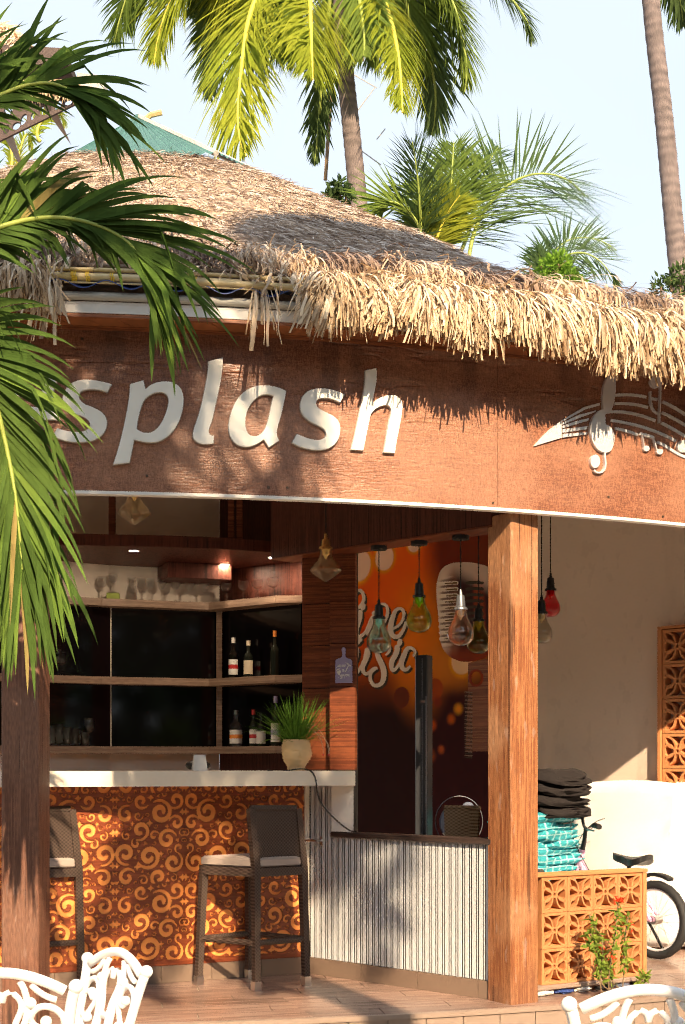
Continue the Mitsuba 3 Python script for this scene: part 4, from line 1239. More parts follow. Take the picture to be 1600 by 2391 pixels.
part(bs, 'lettering', words('UNCORK', 0.0125, *inkxy(865, 1235), ms_ink), 'm_white')
part(bs, 'lettering', words('&', 0.0150, *inkxy(930, 1400), ms_ink), 'm_white')
part(bs, 'lettering', words('UNWIND', 0.0125, *inkxy(1015, 1575), ms_ink), 'm_white')
ink = unary_union([Polygon(bpx([(690, 1310), (770, 1285), (830, 1390), (830, 1450), (770, 1520), (690, 1450), (680, 1380)])).difference(Polygon(bpx([(705, 1350), (780, 1320), (800, 1350), (710, 1400)]))), LineString(bpx([(800, 1500), (855, 1620)])).buffer(12 * sI), LineString(bpx([(825, 1650), (890, 1625)])).buffer(14 * sI),
                   LineString(bpx([(1010, 1420), (1110, 1190)])).buffer(12 * sI), LineString(bpx([(1070, 1110), (1185, 1190)])).buffer(24 * sI).difference(LineString(bpx([(1085, 1120), (1165, 1178)])).buffer(8 * sI))] + [Point(*bpx([c])[0]).buffer(16 * sI) for c in ((1020, 1080), (680, 1245), (1130, 1385), (750, 1610), (975, 1635), (935, 595))])
for g_ in ink.geoms:
    part(bs, 'drawing', extrude(g_, 0.0008, ms_ink), 'm_white')

# ------------------------------------------------------------------ music room: mural wall, posts, basket
AW, BW = 11.9, -1.0                               # the long wall behind the half wall: Y = 11.9 - X
wl0, wl1 = np.array([-0.6, 12.5]), np.array([3.4, 8.5])
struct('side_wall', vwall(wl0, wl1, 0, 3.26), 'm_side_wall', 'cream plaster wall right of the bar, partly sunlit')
mural = thing('wall_mural', 'large orange wall print with live music lettering and an old chrome microphone', 'mural')
udir = np.array([1, -1]) / math.sqrt(2)
m0 = np.array([0.05, 11.85])


def uz(x, y):
    p = on_line(x, y, AW - 0.012 * math.sqrt(2), BW)
    return float((p[:2] - m0) @ udir), float(p[2])


def mz(x, y):                                     # zoomed photograph coordinates of the mural
    return uz(820 + x / 4.752, 1260 + y / 4.752)


def mural_fn(p, n, uv):
    u = ((p.x - m0[0]) - (p.y - m0[1])) / math.sqrt(2)
    z = p.z
    c = mix((0.92, 0.075, 0.004), (0.95, 0.20, 0.006), fbm(u * 2.2, z * 2.2, 1.0, 2))
    uu, zz = mz(60, 1500)
    c = mix(c, (0.030, 0.007, 0.006), smoothstep(zz + 0.5, zz - 0.25, z + 0.15 * fbm(u * 3, z * 3, 4.0, 2)))
    ur, _ = mz(960, 800)
    c = mix(c, (0.05, 0.008, 0.01), smoothstep(ur - 0.25, ur + 0.05, u) * 0.85)
    um, zm = mz(760, 1150)
    dd = dr.sqrt(dr.square((u - um) / 0.42) + dr.square((z - zm) / 0.75))
    c = mix(c, (0.95, 0.26, 0.006), smoothstep(1.0, 0.3, dd) * 0.75)
    ub, zb_ = mz(1150, 1390)
    dd = dr.sqrt(dr.square((u - ub) / 0.42) + dr.square((z - zb_) / 0.24))
    c = mix(c, (0.75, 0.24, 0.02), smoothstep(1.1, 0.3, dd) * 0.8)
    for (x, y, rad, col, s) in ((90, 285, 130, (0.95, 0.66, 0.5), 1), (370, 200, 105, (0.95, 0.66, 0.5), 1), (700, 40, 75, (0.95, 0.66, 0.5), 1), (930, 1660, 95, (0.42, 0.07, 0.01), 0), (1230, 1345, 120, (0.95, 0.62, 0.35), 1), (960, 1800, 60, (0.25, 0.03, 0.01), 0),
                                (1110, 1990, 55, (0.6, 0.12, 0.01), 0), (900, 2060, 60, (0.55, 0.08, 0.005), 0), (1190, 1880, 60, (0.9, 0.35, 0.02), 0), (880, 2400, 70, (0.35, 0.06, 0.01), 0), (560, 1750, 90, (0.16, 0.03, 0.01), 0), (1000, 2330, 45, (0.5, 0.1, 0.02), 0)):
        a, b = mz(x, y)
        r = abs(mz(x + rad, y)[0] - a)
        d = dr.sqrt(dr.square(u - a) + dr.square(z - b)) / r
        if s:
            c = mix(c, (0.85, 0.34, 0.01), smoothstep(1.45, 0.95, d))
        c = mix(c, col, smoothstep(1.05, 0.88, d) if s or rad > 80 else smoothstep(1.2, 0.2, d))
    return c


mat('m_mural', mural_fn, 0.6, spec=0.1)
u0, u1 = uz(815, 1500)[0] - 0.9, uz(1185, 1500)[0]
mm = frame((m0[0], m0[1], 0), (udir[0], udir[1], 0))
part(mural, 'print', box(u0, u1, -0.012, -0.002, 0.02, 3.2, 0, mm), 'm_mural')
mface = mm @ np.array([[1, 0, 0, 0], [0, 0, -1, -0.0125], [0, 1, 0, 0], [0, 0, 0, 1.0]])


def mstroke(pts, w):
    s = spline(np.array(pts, float), 30) if len(pts) > 2 else np.array(pts, float)
    ws = np.interp(np.linspace(0, 1, len(s)), np.linspace(0, 1, len(w)), w) if np.ndim(w) else np.full(len(s), w)
    return unary_union([LineString(s[i:i + 2]).buffer(ws[i] / 2) for i in range(len(s) - 1)])


def to_wall(shape):
    gs_ = getattr(shape, 'geoms', [shape])
    f_ = lambda r: [mz(*c) for c in r.coords]  # noqa: E731
    return unary_union([Polygon(f_(g.exterior), [f_(h) for h in g.interiors]).buffer(0) for g in gs_])


LT = {'letter_l': [mstroke([(-60, 800), (30, 780), (100, 745), (140, 690), (142, 610), (105, 562), (50, 585), (10, 680), (-10, 900), (0, 1080), (60, 1140), (110, 1110)], [30, 34, 34, 34, 34, 30, 40, 60, 62, 66, 60, 30])],
      'letter_i': [mstroke([(105, 810), (90, 900), (62, 1000), (75, 1080), (130, 1060), (190, 970), (250, 850)], [58, 60, 54, 40, 26, 24, 30]), ell(138, 745, 27, 42, 20)],
      'letter_v': [mstroke([(262, 815), (220, 950), (195, 1040), (225, 1062), (300, 1010), (380, 900), (412, 790), (392, 728), (350, 715)], [50, 62, 60, 40, 40, 36, 34, 34, 30])],
      'letter_e': [mstroke([(440, 1000), (540, 945), (590, 850), (575, 775), (530, 765), (475, 840), (445, 960), (455, 1050), (505, 1080), (570, 1030), (612, 920)], [26, 26, 30, 34, 36, 54, 62, 58, 40, 34, 26])],
      'letter_u': [mstroke([(65, 1215), (50, 1320), (30, 1410), (55, 1480), (110, 1420), (160, 1310), (185, 1225)], [54, 56, 50, 40, 28, 36, 54]), mstroke([(185, 1225), (150, 1360), (135, 1440), (165, 1490), (230, 1450), (285, 1425)], [54, 58, 54, 36, 30, 30])],
      'letter_s': [mstroke([(425, 1180), (428, 1240), (395, 1275)], [40, 30, 20]), mstroke([(330, 1190), (295, 1245), (320, 1330), (362, 1430), (368, 1520), (335, 1600), (275, 1620), (225, 1570), (222, 1490), (285, 1430)], [40, 52, 60, 62, 58, 46, 40, 36, 32, 28])],
      'letter_i_': [mstroke([(515, 1195), (485, 1300), (452, 1400), (470, 1450), (525, 1400), (575, 1320)], [56, 58, 54, 38, 26, 22]), ell(546, 1140, 27, 42, 15)],
      'letter_c': [mstroke([(700, 1285), (697, 1215), (650, 1200), (590, 1290), (562, 1380), (585, 1435), (655, 1410)], [26, 34, 44, 58, 58, 44, 24])]}
for nm, strokes in LT.items():
    s = unary_union(strokes)
    k = part(mural, nm.rstrip('_'), extrude(to_wall(s), 0.003, mface @ np.array([[1, 0, 0, 0], [0, 1, 0, 0], [0, 0, 1, 0.0035], [0, 0, 0, 1.0]])), 'm_mural_letter')
    part(k, 'print_shadow', extrude(to_wall(affinity.translate(s, 16, 22)), 0.0015, mface @ np.array([[1, 0, 0, 0], [0, 1, 0, 0], [0, 0, 1, 0.0008], [0, 0, 0, 1.0]])), 'm_soil')


def chrome_fn(p, n, uv):
    u = ((p.x - m0[0]) - (p.y - m0[1])) / math.sqrt(2)
    a, b = mz(950, 700)[0], mz(1520, 700)[0]
    t = (u - a) / (b - a)
    w = t + 0.10 * fbm(u * 3, p.z * 5, 2.0, 2) - 0.05
    c = mix((0.92, 0.76, 0.64), (0.30, 0.15, 0.10), smoothstep(0.12, 0.34, w))
    c = mix(c, (0.05, 0.015, 0.015), smoothstep(0.34, 0.5, w))
    c = mix(c, (0.30, 0.05, 0.015), smoothstep(0.72, 0.8, w) * smoothstep(1.0, 0.9, w))
    ph = dr.sin((p.z - mz(950, 480)[1]) / (mz(950, 412)[1] - mz(950, 480)[1]) * 6.2832)
    band = smoothstep(mz(950, 400)[1], mz(950, 470)[1], p.z) * smoothstep(mz(950, 1240)[1], mz(950, 1150)[1], p.z)
    c = mix(c, (0.10, 0.045, 0.035), smoothstep(0.0, 0.8, ph) * band * smoothstep(0.03, 0.14, t) * smoothstep(0.40, 0.33, t) * 0.8)
    c = mix(c, (0.92, 0.80, 0.70), smoothstep(-0.3, -0.9, ph) * band * smoothstep(0.36, 0.28, t) * 0.7)
    zt_ = mz(950, 300)[1]
    c = mix(c, (0.70, 0.54, 0.45), smoothstep(zt_ - 0.12, zt_ + 0.02, p.z + 0.25 * dr.abs(t - 0.35)) * 0.9)
    zb_ = mz(950, 1180)[1]
    return mix(c, (0.35, 0.05, 0.012), smoothstep(zb_ + 0.02, zb_ - 0.1, p.z) * 0.8)


mat('m_chrome_print', chrome_fn, 0.5, spec=0.1)
moff = lambda d: mface @ np.array([[1, 0, 0, 0], [0, 1, 0, 0], [0, 0, 1, d], [0, 0, 0, 1.0]])  # noqa: E731
head = sm([(1060, 285), (1160, 255), (1290, 250), (1420, 268), (1560, 330), (1640, 500), (1650, 800), (1600, 1150), (1520, 1280), (1380, 1345), (1220, 1350), (1090, 1290), (1010, 1180), (985, 1000), (965, 780), (950, 560), (968, 420), (1000, 340)])
mk = part(mural, 'microphone_head', extrude(to_wall(head), 0.002, moff(0.0008)), 'm_chrome_print')
for i in range(10):
    y = 480 + i * 68
    part(mk, 'louvre', extrude(to_wall(mstroke([(972 + i * 3, y + 10), (1090, y + 4), (1176, y)], 38)), 0.001, moff(0.003)), 'm_mural_letter')
    part(mk, 'louvre_shade', extrude(to_wall(mstroke([(1050 + 6 * (i % 3), y + 9), (1110, y + 6), (1172, y + 3)], [10, 22, 26])), 0.001, moff(0.0045)), 'm_basket')
    part(mk, 'grille_slot', extrude(to_wall(mstroke([(1290, y), (1370, y - 6), (1460, y)], 34)), 0.001, moff(0.003)), 'm_soil')
part(mural, 'microphone_ring', extrude(to_wall(ell(1390, 1535, 82, 98).difference(ell(1392, 1535, 55, 72))), 0.002, moff(0.0008)), 'm_chrome_print')
part(mural, 'microphone_stand', extrude(to_wall(sm([(1300, 1365, 1), (1640, 1300, 1), (1640, 1990, 1), (1560, 2350, 1), (1270, 2350, 1), (1300, 1700, 1)]).difference(ell(1390, 1535, 82, 98))), 0.001, moff(0.0004)), 'm_soffit')
for i in range(34):
    y = 1690 + i * 22
    part(mural, 'microphone_rib', extrude(to_wall(mstroke([(1268, y), (1345, y + 6)], 11)), 0.001, moff(0.0018)), 'm_soil' if i % 2 else 'm_shelf')

post = thing('column_speaker', 'tall slim dark metal column standing behind the striped half wall', 'column')
pc = at(988, 1950, 8.75)
h0 = EYE + (HY - 1530) / F * 8.75
mpz = rot_frame((pc[0], pc[1], 0), -0.45)
part(post, 'body', box(-0.040, 0.040, -0.03, 0.06, 0.001, h0, 0.006, mpz), 'm_dark_metal')
part(post, 'front_groove', box(0.006, 0.010, -0.0335, -0.0301, 0.02, h0 - 0.02, 0, mpz), 'm_metal')
part(post, 'side_strip', box(0.030, 0.039, -0.0335, -0.0301, 0.02, h0 - 0.25, 0, mpz), 'm_metal')
part(post, 'latch', box(0.0, 0.03, -0.04, -0.0338, h0 - 0.29, h0 - 0.275, 0.002, mpz), 'm_chrome')

bk = thing('wicker_chair', 'brown wicker chair whose curved back shows above the dark ledge', 'chair')
bc_ = at(1082, 1955, 8.35)
mk_ = rot_frame((bc_[0], bc_[1], 0), -0.5)
U = np.linspace(-0.11, 0.11, 14)
Vv = np.linspace(0.40, EYE + (HY - 1886) / F * 8.35, 12)
gu, gv = np.meshgrid(U, Vv, indexing='ij')
fl = 0.82 + 0.18 * (gv - 0.4) / (Vv[-1] - 0.4)
front = np.stack([gu * fl, -0.25 * (gu / 0.11) ** 2 * 0.12 + 0 * gv, gv], -1)
sheet = np.concatenate([front.reshape(-1, 3), (front + [0, 0.02, 0]).reshape(-1, 3)])
nU, nV = gu.shape
I, J = np.meshgrid(np.arange(nU - 1), np.arange(nV - 1), indexing='ij')
A = (I * nV + J).ravel()
q1 = np.vstack([np.stack([A, A + nV, A + nV + 1], 1), np.stack([A, A + nV + 1, A + 1], 1)])
gb = M(sheet, np.vstack([q1, q1[:, ::-1] + nU * nV]))
gb.apply_transform(mk_)
part(bk, 'backrest', gb, 'm_basket', True)
rim = np.stack([U, -0.25 * (U / 0.11) ** 2 * 0.12 + 0.01, np.full(14, Vv[-1])], 1)
part(bk, 'top_rail', tube(trimesh.transform_points(rim, mk_), 0.014, 8), 'm_basket', True)
part(bk, 'seat', box(-0.2, 0.2, 0.0, 0.42, 0.36, 0.40, 0.01, mk_), 'm_basket')
for sx in (-0.18, 0.18):
    for sy in (0.02, 0.4):
        part(bk, 'leg', box(sx - 0.016, sx + 0.016, sy - 0.016, sy + 0.016, 0.001, 0.36, 0.003, mk_), 'm_wicker')
dc = thing('round_stand', 'pair of dark blue grey discs in a thin ring behind the wicker chair', 'round stand')
for (x, y, r, d) in ((1060, 1920, 62, 8.8), (1095, 1890, 28, 8.75)):
    c_ = at(x, y, d)
    part(dc, 'disc', tube([c_, c_ + [-0.008, 0.012, 0]], r / 1.6 * d / F, 28), 'm_disc')
c_ = at(1072, 1918, 8.82)
aa = np.linspace(0, 2 * np.pi, 40)
part(dc, 'ring', tube(np.stack([c_[0] + 0.145 * np.cos(aa), c_[1] + 0 * aa, c_[2] + 0.155 * np.sin(aa)], 1), 0.003, 6), 'm_metal')
part(dc, 'foot', tube([c_ - [0, 0, 0.155], [c_[0], c_[1], 0.002]], 0.012, 8), 'm_black')

# ------------------------------------------------------------------ pendant lamps
PEAR = [(0.030, 0.0), (0.033, -0.03), (0.040, -0.06), (0.055, -0.095), (0.066, -0.125), (0.070, -0.155), (0.066, -0.185), (0.052, -0.210), (0.030, -0.226), (0.0, -0.231)]
DIA = [(0.033, 0.0), (0.034, -0.035), (0.042, -0.065), (0.064, -0.095), (0.081, -0.118), (0.087, -0.130), (0.080, -0.143), (0.050, -0.170), (0.024, -0.190), (0.0, -0.205)]


def smooth_prof(p, n=26):
    return np.maximum(spline(np.array(p), n), [[0, -9]])


def pendant(x, ysock, d, kind, glass, core, label, ztop, sock='m_black', hsock=0.075, canopy=True, k_=1.0):
    o = at(x, ysock, d)                            # where the glass starts
    k = thing('pendant_lamp', label, 'pendant lamp', 'glass pendant lamps hanging around the bar')
    if canopy:
        part(k, 'ceiling_rose', tube([(o[0], o[1], ztop - 0.022), (o[0], o[1], ztop)], 0.045, 20), 'm_black')
    part(k, 'cord', tube([(o[0], o[1], ztop - 0.02), (o[0], o[1], o[2] + hsock)], 0.0032, 6), 'm_black')
    part(k, 'socket', lathe([(0, hsock + 0.03), (0.006, hsock + 0.028), (0.010, hsock + 0.002), (0.021, hsock - 0.004), (0.024, hsock * 0.45), (0.025, 0.012), (0.036, 0.006), (0.037, -0.004), (0, -0.004)], o, 20, 1.0), sock, 40)
    part(k, 'glass_bulb', shell(smooth_prof(PEAR if kind == 'pear' else DIA) * np.array([k_, k_ * (0.85 if kind == 'pear' else 0.90)]), o, 36, 0.0035), glass, 40)
    part(k, 'inner_tube', lathe([(0, -0.062), (0.004, -0.058), (0.012, -0.04), (0.019, -0.036), (0.020, -0.006), (0, -0.005)], o, 14), core, 40)
    return k


ZBM = 2.4275
pendant(885, 1443, 8.02, 'pear', 'm_glass_teal', 'm_bulb_core_teal', 'pear shaped pale teal glass lamp, first from the left under the beam', ZBM)
pendant(979, 1393, 7.85, 'pear', 'm_glass_green', 'm_bulb_core_green', 'pear shaped yellow green glass lamp, second from the left under the beam', ZBM)
pendant(1076, 1422, 7.66, 'pear', 'm_glass_pink', 'm_bulb_core', 'clear rosy pear shaped lamp with grey socket under the beam', ZBM, 'm_metal')
pendant(1118, 1449, 8.5, 'pear', 'm_glass_olive', 'm_bulb_core', 'dim olive glass pear lamp half hidden behind the rosy one', 3.26)
pendant(1286, 1377, 8.9, 'pear', 'm_glass_red', 'm_red', 'red glass pear lamp right of the sunlit pillar', 3.22, k_=0.86)
pendant(1265, 1431, 8.5, 'pear', 'm_glass_smoke', 'm_bulb_core', 'smoky clear pear lamp peeking out behind the sunlit pillar', 3.22, k_=0.92)
pendant(314, 1143, 7.35, 'dia', 'm_glass_amber', 'm_bulb_core', 'amber diamond shaped glass lamp under the sign at the left', 3.26, 'm_brass', 0.05)
pendant(761, 1280, 7.75, 'dia', 'm_glass_amber', 'm_bulb_core', 'amber diamond shaped glass lamp with brass socket before the wooden column', 3.26, 'm_brass', 0.05)

# ------------------------------------------------------------------ bar stools
st = thing('bar_stool', 'dark brown wicker bar stool with taupe cushion, seen whole at the middle of the bar', 'bar stool', 'wicker bar stools at the bar')
NL, RL, FL, KL = np.array([-0.4626, 7.715]), np.array([-0.2006, 7.91]), np.array([-0.791, 7.924]), np.array([-0.5295, 8.178])
inw = (RL + FL - 2 * NL)                           # from the backrest edge towards the bar
ctr = (NL + RL + FL + KL) / 4


def leg_line(foot, splay, z0, z1, lean=0.0):
    a = np.r_[foot, z0]
    top_ = foot + (ctr - foot) * splay
    return np.array([a, [top_[0], top_[1], z1]])


def square_bar(p, q, w, w2=None, up=(0, 0, 1)):
    p, q = np.asarray(p, float), np.asarray(q, float)
    t_ = unit(q - p)
    a_ = np.r_[unit(RL - NL), 0] if abs(t_[2]) > 0.7 else np.array([0, 0, 1.0])
    b_ = unit(np.cross(t_, a_))
    a_ = np.cross(b_, t_)
    w2 = w if w2 is None else w2
    v = np.array([pp_ + sx * a_ * ww / 2 + sy * b_ * ww / 2 for pp_, ww in ((p, w), (q, w2)) for sx, sy in ((-1, -1), (1, -1), (1, 1), (-1, 1))])
    return trimesh.convex.convex_hull(v)


legs = {'N': (NL, 0.975), 'R': (RL, 0.970), 'F': (FL, 0.655), 'K': (KL, 0.655)}
tops = {}
for q, (ft, zt_) in legs.items():
    ln = leg_line(ft, 0.10 if q in 'FK' else 0.06, 0.035, 0.66)
    if q in 'NR':                                  # rear posts run on into the backrest, leaning back a little
        k = part(st, 'leg', cat([square_bar(ln[0], ln[1], 0.034, 0.040), square_bar(ln[1] - [0, 0, 0.002], [ln[1][0] - 0.028, ln[1][1] - 0.018, zt_], 0.0395, 0.034)]), 'm_wicker')
        tops[q] = np.array([ln[1][0] - 0.028, ln[1][1] - 0.018, zt_])
    else:
        k = part(st, 'leg', square_bar(ln[0], ln[1], 0.034, 0.038), 'm_wicker')
    part(k, 'foot_cap', square_bar(np.r_[ft, 0.001], np.r_[ft, 0.05], 0.042), 'm_chrome')
    tops[q + 's'] = ln[1]


def between(a, b, t):
    return a + (b - a) * t


def at_h(q, z):
    ft = legs[q][0]
    a, b = np.r_[ft, 0.035], tops[q + 's']
    return between(a, b, (z - 0.035) / (b[2] - 0.035))


for a, b in ('NR', 'NF', 'RK', 'FK'):
    z = 0.255
    part(st, 'stretcher', tube(np.linspace(at_h(a, z), at_h(b, z), 10), 0.0165, 8), 'm_wicker', 40)
    part(st, 'seat_rail', square_bar(at_h(a, 0.632), at_h(b, 0.632), 0.045), 'm_wicker')
quad = np.array([at_h(c, 0.66)[:2] for c in 'NRKF'])
quad = quad.mean(0) + (quad - quad.mean(0)) * 1.06
cush = trimesh.convex.convex_hull(np.vstack([np.c_[quad.mean(0) + (quad - quad.mean(0)) * s, np.full(4, z)] for s, z in ((0.94, 0.658), (1.0, 0.666), (1.0, 0.698), (0.93, 0.711))]))
part(st, 'cushion', cush, 'm_fabric', 25, label='taupe seat cushion')
nb, nz = 12, 14
bt, bz = np.meshgrid(np.linspace(0.02, 0.98, nb), np.linspace(0.0, 1.0, nz), indexing='ij')
lowN, lowR = at_h('N', 0.70), at_h('R', 0.70)
gN, gR = lowN + (tops['N'] - lowN) * bz[..., None], lowR + (tops['R'] - lowR) * bz[..., None]
pt = gN + (gR - gN) * bt[..., None]
nrm = unit(np.cross(np.r_[unit(RL - NL), 0], [0, 0, 1.0]))
pt = pt - nrm * (0.03 * np.sin(bt * np.pi))[..., None]
sheet = np.concatenate([(pt + nrm * 0.012).reshape(-1, 3), (pt - nrm * 0.012).reshape(-1, 3)])
I, J = np.meshgrid(np.arange(nb - 1), np.arange(nz - 1), indexing='ij')
A = (I * nz + J).ravel()
q1 = np.vstack([np.stack([A, A + nz, A + nz + 1], 1), np.stack([A, A + nz + 1, A + 1], 1)])
part(st, 'backrest', M(sheet, np.vstack([q1, q1[:, ::-1] + nb * nz])), 'm_wicker', True)
part(st, 'top_rail', tube(pt[:, -1], 0.019, 8), 'm_wicker', True)
# the second stool: the same, moved left and turned to face the bar
ang = math.radians(-10)
tgt = np.array([-1.405, 7.75])
m2 = np.eye(4)
m2[:2, :2] = [[math.cos(ang), -math.sin(ang)], [math.sin(ang), math.cos(ang)]]
m2[:2, 3] = tgt - m2[:2, :2] @ RL
copy_thing(st, 'bar_stool', m2, 'dark brown wicker bar stool half hidden behind the left brown pillar', 'bar stool', 'wicker bar stools at the bar')

# ------------------------------------------------------------------ breeze block planter and screen
def breeze(w=0.195, fr=0.017, dep=0.075):
    """One pierced block: square frame, eight petals meeting in a ring; local x along the wall, local y up, extruded."""
    h = w / 2
    outer = sbox(-h, -h, h, h)
    frame_ = outer.difference(sbox(-h + fr, -h + fr, h - fr, h - fr))
    s = [frame_, Point(0, 0).buffer(0.019).difference(Point(0, 0).buffer(0.009))]
    for i in range(4):
        a = i * math.pi / 2
        # a petal of two thin arcs towards each side
        for sg in (-1, 1):
            u = np.linspace(0, 1, 14)
            r = 0.016 + u * (h - 0.020)
            off = sg * 0.036 * np.sin(u * np.pi * 0.93) ** 0.9
            x = r * math.cos(a) - off * math.sin(a)
            y = r * math.sin(a) + off * math.cos(a)
            if i % 2 == 0:
                s.append(LineString(np.stack([x, y], 1)).buffer(0.0055))
        # diagonal petals
    for i in range(4):
        a = math.pi / 4 + i * math.pi / 2
        for sg in (-1, 1):
            u = np.linspace(0, 1, 14)
            r = 0.016 + u * (h * 1.18 - 0.016)
            off = sg * 0.022 * np.sin(u * np.pi * 0.95)
            s.append(LineString(np.stack([r * math.cos(a) - off * math.sin(a), r * math.sin(a) + off * math.cos(a)], 1)).buffer(0.0055))
    return unary_union(s).intersection(outer).buffer(0).simplify(0.0005)


bshape = breeze()
bmesh = extrude(bshape.buffer(-0.0008), 0.075)
plan = thing('breeze_planter', 'low planter wall of pierced orange flower breeze blocks right of the sunlit pillar', 'planter')
Q0, Q1 = np.array([1.030, 7.550]), np.array([1.668, 7.932])
qd = (Q1 - Q0) / np.linalg.norm(Q1 - Q0)
mq = frame((Q0[0], Q0[1], 0), (qd[0], qd[1], 0))
mqf = mq @ np.array([[1, 0, 0, 0], [0, 0, -1, 0.07], [0, 1, 0, 0], [0, 0, 0, 1.0]])
QL = np.linalg.norm(Q1 - Q0)
for c in range(4):
    for r in range(3):
        g = bmesh.copy()
        g.apply_scale([0.895, 0.965, 1])
        g.apply_translation([QL - 0.117 - c * 0.1755, 0.053 + 0.0945 + r * 0.1890, 0])
        g.apply_transform(mqf)
        part(plan, 'breeze_block', g, 'm_terra')
part(plan, 'frame_post', box(QL - 0.0265, QL, -0.012, 0.075, 0.0535, 0.620, 0.003, mq), 'm_terra')
part(plan, 'frame_top', box(-0.06, QL + 0.004, -0.016, 0.078, 0.6205, 0.639, 0.003, mq), 'm_terra')
part(plan, 'base_beam', box(-0.1, QL + 0.01, -0.03, 0.08, 0.030, 0.0530, 0.004, mq), 'm_riser')
for fx in (0.02, QL - 0.06):
    part(plan, 'foot', box(fx, fx + 0.04, 0.0, 0.06, 0.001, 0.0295, 0, mq), 'm_slat_dark')
part(plan, 'back_board', box(-0.06, QL - 0.03, 0.26, 0.28, 0.001, 0.50, 0, mq), 'm_terra')
for i, (mt_l, lb) in enumerate((('m_paper', 'crumpled white paper scrap under the breeze planter nearest the sunlit pillar'), ('m_blue', 'dark blue plastic scrap under the left half of the breeze planter'), ('m_paper', 'flat white paper scrap under the middle of the breeze planter'), ('m_cushion_dark', 'black cloth scrap under the breeze planter beside the shrub'), ('m_disc', 'grey blue plastic scrap under the right end of the breeze planter'))):
    x0 = -0.03 + i * 0.135
    g = trimesh.creation.icosphere(2, 1.0)
    v = g.vertices * [rng.uniform(0.05, 0.075), 0.03, rng.uniform(0.009, 0.013)]
    v = v + (meshkit.noise(g.vertices * 2.5 + i * 7, 5)[:, None] - 0.5) * [0.03, 0.03, 0.012]
    g = M(v, g.faces)
    g.apply_transform(trimesh.transformations.rotation_matrix(rng.normal(0, 0.4), [0, 0, 1]))
    g.apply_translation([x0 + 0.05, -0.01, 0.001 - g.bounds[0][2]])
    g.apply_transform(mq)
    solo('litter_scrap', lb, 'litter', g, mt_l, group='litter under the breeze planter')

scr = thing('breeze_screen', 'tall screen of pierced orange flower breeze blocks on the cream wall at the right edge', 'screen')
e0 = uz(1550, 1600)[0]
ztop = on_line(1550, 1463, AW - 0.09, BW)[2]
for c in range(4):
    for r in range(11):
        g = bmesh.copy()
        g.apply_scale([1.18, 1.18, 1])
        g.apply_translation([e0 + 0.03 + 0.118 + c * 0.232, ztop - 0.02 - 0.118 - r * 0.232, 0])
        g.apply_transform(mm @ np.array([[1, 0, 0, 0], [0, 0, -1, -0.004], [0, 1, 0, 0], [0, 0, 0, 1.0]]))
        if g.bounds[0][2] > 0:
            part(scr, 'breeze_block', g, 'm_terra')
part(scr, 'frame_post', box(e0, e0 + 0.028, -0.092, -0.001, 0.01, ztop - 0.017, 0.003, mm), 'm_terra')
part(scr, 'frame_top', box(e0, e0 + 1.0, -0.092, -0.001, ztop - 0.016, ztop, 0.003, mm), 'm_terra')

# flowering shrub in front of the planter
sb = thing('flowering_shrub', 'thin leafy shrub with small red flowers growing in front of the breeze planter', 'shrub')
r_ = np.random.default_rng(17)
stems = [[(1412, 2330), (1408, 2230), (1400, 2180), (1380, 2150), (1377, 2135)], [(1425, 2330), (1428, 2240), (1438, 2180), (1440, 2150), (1447, 2100)], [(1452, 2320), (1458, 2240), (1460, 2190), (1470, 2130)], [(1420, 2310), (1400, 2250), (1395, 2220), (1362, 2205)], [(1490, 2320), (1500, 2290), (1512, 2275)], [(1448, 2310), (1425, 2280), (1420, 2240)], [(1405, 2215), (1385, 2190), (1372, 2170)]]
LB, LD = [], []
for i, s_ in enumerate(stems):
    dd = 7.44 + 0.03 * (i % 3) + (0.25 if i == 4 else 0)
    pts = spline(np.array([at(x, y, dd + 0.01 * j) for j, (x, y) in enumerate(s_)]), 18)
    part(sb, 'stem', tube(pts, 0.0035, 6), 'm_stem', True)
    for _ in range(70 if i < 4 else 38):
        t_ = r_.uniform(0.28, 1)
        LB.append(pts[int(t_ * 17)] + r_.normal(0, 0.008, 3))
        LD.append(r_.normal(0, 1, 3) + [0, -0.3, 0.35])
LB, LD = np.array(LB), unit(np.array(LD))
n = len(LB)
P = leaf_paths(LB, LD, r_.uniform(0.025, 0.055, n), r_.uniform(0.4, 1.4, n), 6)
S = unit(np.cross(LD, r_.normal(0, 1, (n, 3))))
v, f = ribbons(P, leaf_width(6, r_.uniform(0.006, 0.011, n), 0.2, 0.8), np.repeat(S[:, None], 6, 1), 0.3)
part(sb, 'leaves', M(v, f), 'm_shrub', kind='stuff')
for x, y, m_ in ((1447, 2103, 26), (1443, 2106, 14), (1405, 2213, 12), (1470, 2160, 8), (1430, 2236, 8)):
    b_ = np.repeat(at(x, y, 7.42)[None], m_, 0) + r_.normal(0, 0.011, (m_, 3))
    d_ = unit(r_.normal(0, 1, (m_, 3)) + [0, -0.6, 0.3])
    v, f = ribbons(leaf_paths(b_, d_, np.full(m_, 0.018), np.full(m_, 0.5), 4), leaf_width(4, np.full(m_, 0.006), 0.4), np.repeat(unit(np.cross(d_, [0, 0, 1.0]))[:, None], 4, 1))
    part(sb, 'flower', M(v, f), 'm_petal')

